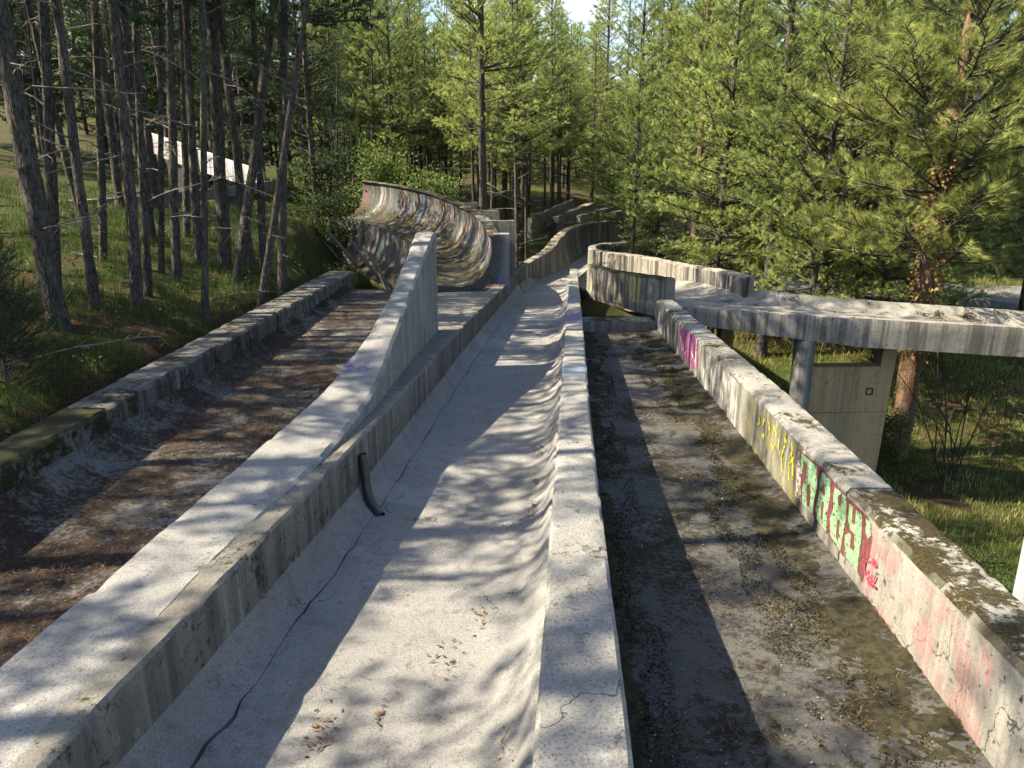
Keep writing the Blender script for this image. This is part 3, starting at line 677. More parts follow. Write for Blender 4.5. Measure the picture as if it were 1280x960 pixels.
PIN = paint('pale_pink_spray', (.78, .62, .56), .35)
zz = lambda a: [on_wall(960 + x / 4.8, 540 + y / 4.8) for x, y in a]
wall_poly('paint_panel', zz([(182, 120), (230, 110), (215, 430), (170, 380)]), PIN, .0085)
wall_poly('paint_panel', zz([(195, 105), (330, 215), (480, 385), (600, 500), (635, 640), (570, 900), (545, 840), (455, 740), (360, 610), (280, 500), (207, 412)]), PM, .0095)
for a in ([(205, 120), (262, 175), (300, 205), (303, 330), (285, 400), (276, 495), (212, 420), (215, 330), (238, 270), (240, 200), (222, 160), (215, 250), (203, 250)],
          [(318, 300), (335, 240), (385, 290), (380, 390), (362, 500), (358, 600), (300, 520), (292, 460), (312, 380)],
          [(402, 380), (412, 330), (480, 390), (478, 520), (455, 640), (442, 716), (382, 620), (380, 520), (402, 460)],
          [(490, 520), (498, 430), (575, 500), (570, 640), (552, 760), (545, 838), (470, 745), (470, 620), (505, 600)],
          [(598, 520), (625, 545), (628, 620), (608, 640), (594, 600)]):
    wall_poly('painted_letter', zz(a), PG, .0115)
for a in ([(243, 320), (265, 312), (258, 450), (240, 440)], [(318, 345), (348, 305), (352, 370), (345, 385)], [(330, 420), (347, 415), (335, 525), (324, 510)], [(432, 380), (452, 372), (446, 450), (432, 440)],
          [(424, 530), (442, 525), (432, 650), (416, 635)], [(388, 400), (402, 420), (398, 450), (388, 440)], [(520, 450), (542, 455), (530, 560), (512, 545)], [(480, 560), (530, 610), (522, 715), (500, 690), (508, 620)]):
    wall_poly('letter_counter', zz(a), PM, .0130)
zy = lambda a: [on_wall(920 + x / 9.6, 500 + y / 9.6) for x, y in a]
for a in ([(265, 300), (300, 190)], [(295, 190), (300, 270), (265, 310)], [(355, 230), (330, 300)], [(400, 240), (415, 370)], [(470, 310), (490, 400), (500, 430)], [(530, 470), (520, 560), (550, 690), (580, 600), (600, 540)],
          [(610, 400), (590, 540)], [(600, 420), (620, 520)], [(680, 500), (690, 620), (650, 690), (640, 780), (690, 720), (660, 640)], [(320, 400), (340, 445), (350, 400)], [(430, 530), (455, 580), (470, 540)], [(560, 690), (562, 860)], [(648, 780), (645, 960)], [(700, 680), (690, 960)]):
    stroke('painted_scribble', zy(a), .034, PY, .0100)
zr = lambda a: [on_wall(1060 + x / 8, 680 + y / 8) for x, y in a]
for a in ([(205, 120), (215, 65), (235, 110), (205, 130), (245, 180), (205, 175)], [(262, 140), (255, 205)], [(285, 150), (275, 225)], [(258, 185), (280, 190)], [(285, 240), (300, 175), (312, 245)], [(292, 215), (308, 220)],
          [(235, 320), (212, 350), (218, 400), (240, 375), (215, 375)], [(250, 310), (240, 360), (262, 365), (268, 320), (250, 310)], [(275, 320), (300, 320), (280, 370), (250, 400), (300, 435)],
          [(180, 200), (185, 300), (230, 270)], [(200, 330), (235, 400), (300, 440)]):
    stroke('painted_tag', zr(a), .016, PRD, .0115)
for a in ([(140, 260), (230, 10), (330, 0), (380, 120), (300, 480)], [(400, 120), (480, 170), (470, 330), (400, 520), (350, 540)], [(500, 320), (560, 300), (600, 480), (700, 700), (620, 760), (540, 600)], [(800, 800), (830, 790), (840, 860), (815, 890)], [(640, 310), (690, 330), (680, 400), (650, 390)]):
    wall_poly('paint_haze', zr(a), PP, .0088)
for y0_, y1_, mt in ((3.1, 4.85, PP), (5.95, 7.9, PYH), (8.2, 10.4, PWHZ)):
    for a_ in np.arange(y0_, y1_ - .3, .5):
        wall_poly('paint_haze', [(a_, D(FR(a_)) + .06), (a_ + .5, D(FR(a_ + .5)) + .06), (a_ + .5, D(TR(a_ + .5)) - .06), (a_, D(TR(a_)) - .06)], mt, .0080)
zm = lambda a: [on_wall(820 + x / 9.6, 370 + y / 9.6) for x, y in a]
wall_poly('paint_panel', zm([(280, 400), (370, 400), (510, 520), (500, 890), (440, 850), (350, 730), (290, 640)]), PMG, .0088)
for a in ([(350, 420), (330, 560), (345, 700)], [(450, 480), (425, 640), (470, 800)], [(500, 520), (480, 700), (485, 860)], [(300, 480), (320, 650)]): stroke('painted_scribble', zm(a), .05, PWH, .0100)
wall_poly('paint_panel', zm([(30, 290), (110, 290), (110, 400), (40, 390)]), PVI, .0088)
# tags on wall tops: flat patches that hug the top
def top_patch(name, pts, mat, topf, parent):
    V_ = []; F_q = []
    (u0, v0), (u1, v1), (u2, v2), (u3, v3) = pts; n = 8
    for a_ in range(n + 1):
        for b_ in range(n + 1):
            s_, t_ = a_ / n, b_ / n
            u = (u0 * (1 - s_) + u1 * s_) * (1 - t_) + (u3 * (1 - s_) + u2 * s_) * t_; v = (v0 * (1 - s_) + v1 * s_) * (1 - t_) + (v3 * (1 - s_) + v2 * s_) * t_
            d = ray(u, v); s = 2.0 / max(.05, -d.z)
            for _ in range(8): s = topf(d.y * s) / -d.z
            p = d * s; V_.append((p.x, p.y, EYE + p.z + .009))
    F_q = [(a_ * (n + 1) + b_, (a_ + 1) * (n + 1) + b_, (a_ + 1) * (n + 1) + b_ + 1, a_ * (n + 1) + b_ + 1) for a_ in range(n) for b_ in range(n)]
    child(link(name, mesh_py(name, V_, F_q, mat)), parent)
top_patch('painted_tag', [(708, 390), (727, 390), (728, 405), (707, 405)], PVI, T, cw)
top_patch('painted_tag', [(703, 455), (733, 455), (734, 472), (702, 472)], PBL, T, cw)
bwt = lambda y: float(np.interp(y, [s[1] for s in bw], [s[4] for s in bw]))
top_patch('painted_tag', [(438, 446), (476, 442), (468, 464), (422, 468)], PVI, bwt, bwo)
top_patch('painted_tag', [(612, 352), (628, 352), (622, 362), (604, 362)], PP, lambda y: T(y) + .05, lw)

# ------------------------------------------------------------------ vegetation builders
def unit(v): return v / (np.linalg.norm(v, axis=-1, keepdims=True) + 1e-9)
def trunk_mesh(seed, H=1.0, sides=12, n=46, mat=None, kink=.012):
    """unit trunk: height 1, base radius 1 in xy (scaled by its tree)"""
    g = np.random.default_rng(seed); z = np.linspace(-.03, 1, n)
    r = 1.0 - .78 * np.clip(z, 0, 1) ** 1.15; r = r + .38 * np.exp(-np.clip(z + .03, 0, 1) / .022)
    th = np.arange(sides) * 2 * math.pi / sides
    bx = np.cumsum(g.normal(0, 1, n)); bx -= np.linspace(bx[0], bx[-1], n); by = np.cumsum(g.normal(0, 1, n)); by -= np.linspace(by[0], by[-1], n)
    wob = 1 + .10 * g.normal(0, 1, (n, sides)) * .6 + .05 * np.cos(th * 3 + g.uniform(0, 6))[None]
    V = np.zeros((n, sides, 3)); V[..., 0] = np.cos(th)[None] * r[:, None] * wob + bx[:, None] * .055; V[..., 1] = np.sin(th)[None] * r[:, None] * wob + by[:, None] * .055; V[..., 2] = z[:, None]
    i_ = np.arange(n - 1)[:, None] * sides; j = np.arange(sides)[None]; k = (j + 1) % sides
    return mesh_np('trunk', V.reshape(-1, 3), np.stack([i_ + j, i_ + k, i_ + k + sides, i_ + j + sides], -1).reshape(-1, 4), mat, True)
def needle_tufts(P, Dv, L, n, nl, nw, g, spread=.75):
    """P (s,3) shoot base, Dv (s,3) direction, L (s,) shoot length -> triangles"""
    s = len(P); t = g.uniform(.0, 1, (s, n)); base = P[:, None] + Dv[:, None] * (L[:, None] * t)[..., None]
    rd = unit(g.normal(0, 1, (s, n, 3))); d = unit(Dv[:, None] * 1.0 + rd * spread)
    ln = nl * g.uniform(.65, 1.15, (s, n)); tip = base + d * ln[..., None]
    sd = unit(np.cross(d, unit(g.normal(0, 1, (s, n, 3))))) * nw / 2
    V = np.stack([base - sd, base + sd, tip], 2).reshape(-1, 3)
    return V, np.arange(len(V)).reshape(-1, 3)
def conifer(seed, H, h0, Lmax, whorl=.5, per=(3, 5), nneed=14, nl=.13, nw=.012, elev=(5, 45), droop=0.0, sub=.34, shoot=.2, mats=('needle', 'bark'), fill=.3, spread=.75, topw=.85):
    g = np.random.default_rng(seed); limbs = Acc(); SP, SD, SL = [], [], []
    h = h0
    while h < H - .15:
        t = (h - h0) / (H - h0)
        for _ in range(g.integers(per[0], per[1] + 1)):
            L = Lmax * ((1 - t) ** topw) * (.6 + .4 * min(1, t * 5)) * g.uniform(.6, 1.15) + .15
            az = g.uniform(0, 2 * math.pi); el = R(elev[0] + (elev[1] - elev[0]) * t + g.normal(0, 8))
            o = np.array([math.cos(az), math.sin(az), 0]); n = 7; u = np.linspace(0, 1, n)
            z = np.sin(el) * L * u + (.14 * L * u ** 2 if not droop else -droop * L * u ** 1.6 + droop * .55 * L * u ** 3)
            sidev = np.array([-o[1], o[0], 0]); bend = g.normal(0, .09) * L
            C = o[None] * (np.cos(el) * L * u)[:, None] + sidev[None] * (bend * u ** 2)[:, None]; C[:, 2] = z; C[:, 2] += h + g.normal(0, .05)
            r0 = .010 + .011 * L
            limbs.add(*tube(C, r0 * (1 - .82 * u), 4))
            m = max(3, int(L / sub * 2))
            for q in range(m):
                uu = fill + (1 - fill) * (q + g.uniform(0, .8)) / m; uu = min(uu, .99)
                p = np.array([np.interp(uu, u, C[:, k]) for k in range(3)]); fwd = unit(C[-1] - C[-3])
                l2 = (.24 + .36 * L * (1 - uu)) * g.uniform(.6, 1.2); sg = 1 if q % 2 else -1
                d = unit(fwd * .75 + sidev * sg * g.uniform(.5, 1.0) + np.array([0, 0, g.normal(.12 if not droop else -.05, .22)]))
                limbs.add(*tube(np.stack([p, p + d * l2 * .6, p + d * l2 + np.array([0, 0, .03])]), [r0 * .35, r0 * .25, .003], 3))
                c = max(1, int(l2 / shoot * 1.4))
                for k in range(c):
                    f = .25 + .75 * (k + g.uniform(0, 1)) / c
                    SP.append(p + d * l2 * f * .9); dv = d + g.normal(0, .45, 3) + np.array([0, 0, .25 if not droop else .0]); SD.append(dv / np.linalg.norm(dv)); SL.append(shoot * g.uniform(.6, 1.2))
            SP.append(C[-1]); SD.append(unit(C[-1] - C[-2])); SL.append(shoot)
        h += whorl * g.uniform(.7, 1.3)
    SP, SD, SL = np.array(SP), np.array(SD), np.array(SL)
    V, F = needle_tufts(SP, SD, SL, nneed, nl, nw, g, spread)
    return mesh_np('crown', V, F, M[mats[0]]), limbs.mesh('limbs', M[mats[1]], True), len(SP)
def leafy(seed, H, h0, rad, nl, size, mat, mat_b='bark'):
    g = np.random.default_rng(seed); limbs = Acc(); P = []
    for k in range(34):
        t = g.uniform(0, 1); z0 = h0 * .8 + (H - h0) * t * .8; az = g.uniform(0, 6.28); L = rad * math.sqrt(max(.1, 1 - (t * 1.1 - .35) ** 2)) * g.uniform(.5, 1.1)
        e = np.array([math.cos(az) * L, math.sin(az) * L, z0 + L * .45]); limbs.add(*tube(np.stack([[0, 0, z0], e * [.5, .5, 1] * .5 + np.array([0, 0, z0]) * .5 + [0, 0, e[2] * .0], e]), [.03, .02, .006], 4))
        c = g.normal(0, 1, (nl // 34, 3)) * [.35, .35, .25] * (.6 + .25 * rad) + e[None] * g.uniform(.45, 1.05, (nl // 34, 1)) ** [[1, 1, .3]]; P.append(c)
    P = np.concatenate(P); n = len(P)
    d = unit(g.normal(0, 1, (n, 3)) + [0, 0, -.2]); s = unit(np.cross(d, g.normal(0, 1, (n, 3)))); sz = size * g.uniform(.6, 1.2, (n, 1))
    V = np.stack([P, P + d * sz * .5 + s * sz * .36, P + d * sz, P + d * sz * .5 - s * sz * .36], 1).reshape(-1, 3)
    return mesh_np('crown', V, np.arange(4 * n).reshape(-1, 4), M[mat]), limbs.mesh('limbs', M[mat_b], True)
def dead_branch(seed, L=1.5):
    g = np.random.default_rng(seed); a = Acc(); u = np.linspace(0, 1, 7)
    C = np.stack([L * u, np.cumsum(g.normal(0, .04, 7)) * L, .18 * L * u * g.normal(.2, .8) - .1 * L * u ** 2 + np.cumsum(g.normal(0, .015, 7))], 1); C -= C[0]
    a.add(*tube(C, .014 * (1 - .75 * u), 4))
    for q in range(g.integers(6, 11)):
        f = g.uniform(.25, .98); p = np.array([np.interp(f, u, C[:, k]) for k in range(3)]); l = L * g.uniform(.12, .4) * (1.15 - f)
        d = unit(np.array([.7, g.choice([-1, 1]) * g.uniform(.4, 1), g.normal(0, .35)]))
        a.add(*tube(np.stack([p, p + d * l * .5, p + d * l + g.normal(0, .05, 3)]), [.006, .005, .003], 3))
    return a.mesh('dead_branch', M['twig'], True)

TR_V = [trunk_mesh(s, mat=M['bark']) for s in (1, 2, 3, 4, 5)]
TR_RED = [trunk_mesh(s, mat=M['bark_red']) for s in (6, 7)]
DEAD = [dead_branch(s, l) for s, l in ((1, 1.3), (2, 1.0), (3, 1.7), (4, .8), (5, 1.4))]
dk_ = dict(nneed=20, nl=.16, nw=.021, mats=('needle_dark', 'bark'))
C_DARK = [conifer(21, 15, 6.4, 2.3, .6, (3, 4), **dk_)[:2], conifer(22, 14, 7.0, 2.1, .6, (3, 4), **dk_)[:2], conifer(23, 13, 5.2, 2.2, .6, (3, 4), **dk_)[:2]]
C_LOW = [conifer(24, 13, 2.6, 2.6, .55, (3, 4), **dk_)[:2], conifer(25, 12, 1.8, 2.4, .55, (3, 4), **dk_)[:2]]
md_ = dict(nneed=28, nl=.125, nw=.016)
C_MID = [conifer(31, 14, 2.8, 3.2, .46, (4, 6), **md_)[:2], conifer(32, 13, 1.8, 3.3, .46, (4, 6), **md_)[:2], conifer(33, 15, 4.6, 2.9, .46, (4, 6), **md_)[:2]]
C_STAND = [conifer(37, 14, 4.9, 2.6, .5, (3, 5), **md_)[:2], conifer(38, 13.5, 5.4, 2.3, .5, (3, 5), **md_)[:2], conifer(39, 15, 6.0, 2.5, .52, (3, 5), **md_)[:2]]
C_FAR = [conifer(35, 15, 2.0, 3.4, .6, (4, 6), nneed=15, nl=.22, nw=.036, sub=.5, shoot=.3)[:2], conifer(36, 14, 1.6, 3.0, .6, (4, 6), nneed=15, nl=.22, nw=.036, sub=.5, shoot=.3)[:2]]
C_NEAR = [conifer(41, 13.5, 4.5, 3.7, .38, (5, 6), 36, .2, .011, sub=.30, shoot=.24, spread=.6)[:2]]
C_SPR = [conifer(51, 9, .5, 2.6, .25, (5, 6), 26, .05, .017, elev=(-4, 35), droop=.28, sub=.19, shoot=.17, mats=('spruce', 'bark'), fill=.2, spread=1.1, topw=1.0)[:2]]
C_YOUNG = [conifer(61, 2.6, .15, .95, .16, (4, 5), 20, .09, .006, elev=(10, 55), sub=.16, shoot=.14, mats=('needle_dark', 'bark'), fill=.15)[:2]]
C_BROAD = [leafy(71, 6.5, 2.0, 1.7, 5200, .15, 'broad'), leafy(72, 3.2, .6, 1.2, 3000, .11, 'weed')]

def tree(x, y, H, rad, variant, Hv, label, name='pine_tree', group=None, lean=None, ndead=0, red=False, cat='tree', dead_rng=(1.2, 5.5), spin=None, z=None, cscale=1.0):
    """H tree height; Hv height the crown variant was grown at"""
    z = gz(x, y) if z is None else z
    r = empty(name, (x, y, z)); tag(r, label, cat, group)
    if lean is not None: r.rotation_euler = Vector((lean[0], lean[1], 1)).to_track_quat('Z', 'Y').to_euler()
    tm = random.choice(TR_RED if red else TR_V); t_ = link('trunk', tm, r); t_.scale = (rad, rad, H); t_.rotation_euler = (0, 0, random.uniform(0, 6.28))
    s = H / Hv; a = random.uniform(0, 6.28) if spin is None else spin
    for nm, me in (('crown', variant[0]), ('limbs', variant[1])):
        o = link(nm, me, r); o.scale = (s * cscale, s * cscale, s); o.rotation_euler = (0, 0, a)
        if nm == 'limbs': o['kind'] = 'stuff'
    for k in range(ndead):
        o = link('dead_branch', random.choice(DEAD), r); h = random.uniform(*dead_rng); o.location = (0, 0, h); sc_ = random.uniform(.6, 1.25); o.scale = (sc_, sc_, sc_)
        o.rotation_euler = (random.uniform(-.5, .5), random.uniform(-.45, .35), random.uniform(0, 6.28))
    return r
def px_tree(ub, vb, ut, wpx, H, variant, Hv, label, vt=0, ypin=None, **kw):
    """tree whose foot stands on the ground at photo point (ub, vb) and whose trunk passes (ut, vt)"""
    p = at_ground(ub, vb) if ypin is None else None
    if ypin is not None:
        d = ray(ub, vb) * (ypin / ray(ub, vb).y); p = Vector((d.x, ypin, gz(d.x, ypin)))
    q = ray(ut, vt); q = q * (p.y / q.y); q = Vector((q.x, p.y, EYE + q.z))
    dz = q.z - p.z; lean = ((q.x - p.x) / dz, random.uniform(-.02, .02))
    zc = p.y * math.cos(PITCH) - (p.z - EYE) * math.sin(PITCH)
    return tree(p.x, p.y, H, wpx * zc / FPX / 2 * 1.05, variant, Hv, label, lean=lean, **kw)

# ------------------------------------------------------------------ left stand of pines
LT = [(75, 412, 0, 27, 15, 'thick leaning pine at the left edge with sunlit bark', 5),
      (70, 366, 58, 14, 14, 'slim pine just right of the thick leaning one', 7),
      (119, 386, 72, 13, 14, 'pine with long bare side twigs, third from the left edge', 9),
      (129, 326, 119, 10, 14, 'thin shaded pine behind the twiggy third pine', 3),
      (172, 386, 141, 15, 15, 'pine whose foot is lit beside the sunny grass patch', 6),
      (186, 372, 170, 10, 13, 'thin crooked pine touching the lit-footed one', 5),
      (202, 342, 197, 8, 13, 'very thin pine set back near the grey slab', 3),
      (222, 352, 209, 12, 14, 'straight mid sized pine in front of the grey slab', 4),
      (234, 296, 229, 9, 14, 'thin dark pine standing behind the slab', 3),
      (250, 334, 231, 11, 14, 'dark pine slanting left of the twin trunks', 3),
      (257, 392, 250, 9, 13, 'slender pine close behind the retaining wall', 5),
      (281, 334, 265, 17, 16, 'stout dark pine in the middle of the left stand', 3),
      (297, 352, 345, 13, 14, 'dark pine strongly tilted to the right', 2),
      (330, 342, 319, 10, 14, 'straight thin pine behind the tilted trunks', 3),
      (325, 396, 384, 10, 14, 'slim pine tilted right with its foot at the wall', 3),
      (352, 392, 357, 12, 15, 'dark upright pine last before the open grass', 3),
      (422, 327, 421, 5, 11, 'thin young pine on the grass beside the broken bank', 1)]
for k, (ub, vb, ut, wpx, H, lab, nd) in enumerate(LT):
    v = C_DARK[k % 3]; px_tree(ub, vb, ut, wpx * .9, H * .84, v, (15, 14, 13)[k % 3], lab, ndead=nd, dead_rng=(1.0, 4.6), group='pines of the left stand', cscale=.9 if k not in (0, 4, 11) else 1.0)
lab = 'shaded slim pine deep in the left stand behind the nearer trunks'
k = 0; spots = []
while k < 52:
    y = random.uniform(15, 56); x = -y * random.uniform(.25, .72) - 1.5
    if -20 < x < -14 and False: continue
    if any((x - a) ** 2 + (y - b) ** 2 < 2.6 for a, b in spots): continue
    if abs((x + 19) * .12 + 25.3 - y) < 1.4 and x < -8: continue
    if x > -9 and 22 < y < 37: continue
    if -32 < x < -8.5 and 26.6 < y < 38: continue
    spots.append((x, y)); vv, hv = ((C_DARK[0], 15), (C_LOW[0], 13), (C_DARK[1], 14), (C_LOW[1], 12))[k % 4] if y > 24 else (C_DARK[k % 3], (15, 14, 13)[k % 3])
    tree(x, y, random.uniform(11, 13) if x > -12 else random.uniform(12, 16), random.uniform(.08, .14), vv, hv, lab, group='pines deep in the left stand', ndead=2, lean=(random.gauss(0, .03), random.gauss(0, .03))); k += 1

for x, y, H, lab in ((-6.9, 27.4, 10.5, 'dense low branched pine hiding the left end of the painted bank'), (-10.2, 29.5, 12, 'low branched pine left of the one hiding the painted bank')):
    tree(x, y, H, .11, C_LOW[0], 13, lab, ndead=2)
k = 0; spots = []
while k < 16:
    y = random.uniform(38.5, 52); x = -y * random.uniform(.24, .72)
    if any((x - a) ** 2 + (y - b) ** 2 < 5 for a, b in spots): continue
    spots.append((x, y)); tree(x, y, random.uniform(11, 14), .12, C_LOW[k % 2], (13, 12)[k % 2], 'low branched dark pine closing the left wood behind the upper track', group='low branched pines behind the upper track'); k += 1
# unseen pines added beside and behind the camera so their crowns shade the lanes
for k, (x, y) in enumerate(((-11.6, 6.6), (-13.0, 9.8), (-14.6, 7.4), (-12.2, 15.2), (-8.0, 8.2), (-10.6, 11.4), (-12.4, 13.0), (-13.6, 16.5), (-10.2, 8.6), (-6.4, 4.6), (-7.8, 1.6), (-9.4, 6.2), (-10.6, 3.4), (-12.5, 8.2), (-8.6, -1.8), (-13.2, 5.0), (-11.6, -.4), (-15.5, 10.5), (-15.0, 2.0), (-6.6, -3.6))):
    tree(x, y, 12.2, .12, C_DARK[k % 3], (15, 14, 13)[k % 3], 'unseen pine added beside the camera to shade the lanes', group='unseen shade pines beside the camera')

# ------------------------------------------------------------------ pines behind the curve bank and the far bend
px_tree(604, 300, 601, 11, 15, C_STAND[2], 15, 'tall straight pine trunk standing right behind the painted curve bank', ypin=27.5, ndead=6, dead_rng=(2.5, 8))
lab = 'slim pine in the dense stand behind the painted curve bank'
k = 0; spots = []
while k < 72:
    y = random.uniform(29, 66); x = random.uniform(-.26, .075) * y
    if any((x - a) ** 2 + (y - b) ** 2 < 1.0 for a, b in spots): continue
    if x < -.4 * (y - 27) - .3 + 1.6 and y < 38: continue
    if y < 46 and x > .3 + .05 * (y - 28): continue
    if abs(x - 3.05) < 2.2 and y > 60: continue
    spots.append((x, y)); v = k % 3
    tree(x, y, random.uniform(11.5, 15.5), random.uniform(.06, .13), C_STAND[v], (14, 13.5, 15)[v], lab, group='pines behind the curve bank', lean=(random.gauss(0, .015), random.gauss(0, .015)), ndead=5, dead_rng=(.8, 5)); k += 1
for x, y, s, lab in ((-6.6, 37.5, 1.0, 'bright broadleaf sapling behind the left end of the painted bank'), (-3.6, 33.5, .8, 'small broadleaf sapling behind the middle of the painted bank')):
    tree(x, y, 6.5 * s, .06, C_BROAD[0], 6.5, lab, name='broadleaf_tree')

# ------------------------------------------------------------------ right hand trees
tree(9.35, 17.3, 14.5, .25, C_NEAR[0], 13.5, 'big sunlit pine with ivy clad trunk behind the bridge', lean=(.02, 0), red=True, ndead=5, dead_rng=(3, 6), spin=.6)
tree(11.2, 13.9, 12.5, .2, C_NEAR[0], 13.5, 'pine with dark leaning trunk at the right edge below the bridge', lean=(.12, .05), ndead=3, dead_rng=(1, 4), spin=2.4, cscale=.8)
tree(9.0, 22.5, 13.5, .15, C_MID[0], 14, 'grey slanting pine trunk left of the ivy clad pine', lean=(.10, 0), ndead=3)
tree(7.9, 23.5, 13, .18, C_MID[2], 15, 'dark pine trunk in the shade left of the slanting one', ndead=3)
tree(10.6, 21.5, 12.5, .15, C_MID[1], 13, 'sunlit pine filling the gap right of the ivy clad pine', ndead=2)
tree(7.3, 27.0, 9.5, .12, C_SPR[0], 9, 'light green spruce with tiered drooping branches right of the parapet', name='spruce_tree', cat='spruce', spin=1.0)
tree(6.3, 33.5, 7.2, .1, C_SPR[0], 9, 'smaller spruce standing further back behind the spruce by the parapet', name='spruce_tree', cat='spruce', spin=3.0)
tree(7.2, 30.5, 14.5, .15, C_MID[0], 14, 'pine with reddish upper trunk rising behind the outer parapet', red=True, ndead=3)
tree(4.9, 31.2, 9.5, .07, C_MID[2], 15, 'thin pale trunk inside the far bend', ndead=2, cscale=.7)
tree(5.9, 37, 13, .19, C_MID[1], 13, 'dark pine trunk at the end of the far bank', ndead=2)
lab = 'sunlit pine in the wall of trees right of the far bend'
k = 0; spots = [(9.35, 17.3), (11.2, 13.9), (9, 22.5), (7.9, 23.5), (10.6, 21.5), (7.3, 27), (7.2, 30.5)]
while k < 56:
    y = random.uniform(20, 62); x = y * random.uniform(.13, .74)
    if x < 6.0 or (y > 34 and y < 47 and x < 8): continue
    if any((x - a) ** 2 + (y - b) ** 2 < 3.2 for a, b in spots): continue
    if abs(y - (34 - .28 * (x - 6))) < 2.8: continue
    spots.append((x, y)); v = k % 3
    tree(x, y, random.uniform(12.5, 17), random.uniform(.1, .17), C_MID[v], (14, 13, 15)[v], lab, group='sunlit pines on the right', lean=(random.gauss(0, .02), random.gauss(0, .02)), ndead=1); k += 1
lab = 'distant pine closing the view beyond the far bend'
k = 0; spots = []
while k < 84:
    y = random.uniform(60, 112); x = y * (random.uniform(-.62, .66) if k > 16 else random.uniform(.05, .12))
    if any((x - a) ** 2 + (y - b) ** 2 < 7 for a, b in spots): continue
    spots.append((x, y)); H = random.uniform(13, 18)
    if abs(x / y - .083) < .03: H = min(H, EYE + y * (.165 + random.uniform(-.05, .01)) - gz(x, y))
    tree(x, y, H, .16, C_FAR[k % 2], (15, 14)[k % 2], lab, group='distant pines', cscale=1.25); k += 1

# ivy on the big trunk
g = np.random.default_rng(5); n = 1500; h = 2.4 + 5.4 * g.uniform(0, 1, n) ** .75; a = g.uniform(0, 6.28, n); rr = .25 * (1 - .5 * h / 14.5) + np.abs(g.normal(.03, .05, n))
P_ = np.stack([np.cos(a) * rr + .02 * h, np.sin(a) * rr, h], 1); d = unit(np.stack([np.cos(a), np.sin(a), -.8 * np.ones(n)], 1) + g.normal(0, .4, (n, 3))); s_ = unit(np.cross(d, g.normal(0, 1, (n, 3)))); sz = g.uniform(.06, .12, (n, 1))
V_ = np.stack([P_, P_ + d * sz * .45 + s_ * sz * .45, P_ + d * sz, P_ + d * sz * .45 - s_ * sz * .45], 1).reshape(-1, 3) + [9.35, 17.3, gz(9.35, 17.3)]
tag(link('ivy', mesh_np('ivy', V_, np.arange(4 * n).reshape(-1, 4), M['ivy'])), 'withered orange ivy climbing the big pine trunk', 'ivy')

# young conifers and shrubs on the left slope
for x, y, s, lab in ((-5.35, 7.75, .62, 'young dark green conifer at the left edge above the mossy wall'), (-6.6, 9.2, .8, 'second young conifer behind the one at the left edge')):
    tree(x, y, 2.6 * s, .02, C_YOUNG[0], 2.6, lab, name='young_conifer', cat='conifer')
for x, y, s, lab in ((7.6, 10.2, .35, 'low leafy shrub behind the mossy end of the graffiti wall'), (8.6, 16.6, .5, 'leafy shrub at the foot of the ivy clad pine')):
    tree(x, y, 3.2 * s, .02, C_BROAD[1], 3.2, lab, name='shrub', cat='shrub')

for x, y, s, lab in ((-6.15, 26.2, .75, 'dark bush at the left end of the broken bank'), (-6.9, 28.2, 1.1, 'tall bush between the broken bank and the low branched pine'), (-5.2, 22.6, .45, 'small bush on the grass before the broken bank')):
    tree(x, y, 3.2 * s, .02, C_BROAD[1], 3.2, lab, name='bush', cat='bush')

# ------------------------------------------------------------------ grass, weeds, litter
def blades(name, X, Y, h, wd, mat, kind='stuff', zf=None, lean=.5, Z=None):
    n = len(X); g = np.random.default_rng(len(X)); Z = (EYE - gdrop(X, Y) + ground_bumps(X, Y) - .02) if Z is None else Z
    a = g.uniform(0, 6.28, n); hh = h * g.uniform(.4, 1.2, n); l = g.uniform(.1, lean, n) * hh; b = g.uniform(0, 6.28, n)
    B = np.stack([X, Y, Z], 1); s_ = np.stack([np.cos(a), np.sin(a), 0 * a], 1) * wd / 2
    mid_ = B + np.stack([np.cos(b) * l * .35, np.sin(b) * l * .35, hh * .6], 1); tip = B + np.stack([np.cos(b) * l, np.sin(b) * l, hh], 1)
    V = np.stack([B - s_, B + s_, mid_ + s_ * .7, mid_ - s_ * .7, tip], 1).reshape(-1, 3)
    i_ = np.arange(n)[:, None] * 5
    F = np.concatenate([i_ + [[0, 1, 2]], i_ + [[0, 2, 3]], i_ + [[3, 2, 4]]], 0)
    return tag(link(name, mesh_np(name, V, F, mat)), kind=kind)
def clumpy(x0, x1, y0, y1, n, g, thr=.0, sc_=.8):
    X = g.uniform(x0, x1, n); Y = g.uniform(y0, y1, n)
    k = np.array([noise.noise(Vector((a * sc_, b * sc_, 7))) + .5 * noise.noise(Vector((a * sc_ * 3, b * sc_ * 3, 2))) for a, b in zip(X, Y)])
    m = k > thr; return X[m], Y[m]
g = np.random.default_rng(3)
X, Y = clumpy(-11, -4.5, 4.5, 22, 75000, g, -.12, .9); tag(blades('grass', X, Y, .2, .008, M['grass']), 'grass on the left slope')
X, Y = clumpy(-20, -4.6, 18, 34, 30000, g, -.1, .7); tag(blades('grass', X, Y, .26, .016, M['grass']), 'grass further up the left slope')
X, Y = clumpy(4.4, 16, 8, 24, 60000, g, -.3, .7); tag(blades('grass', X, Y, .16, .012, M['grass_sun']), 'sunny grass below the bridge')
X, Y = clumpy(5.5, 22, 22, 46, 40000, g, -.2, .5); tag(blades('grass', X, Y, .26, .025, M['grass_sun']), 'grass under the right hand trees')
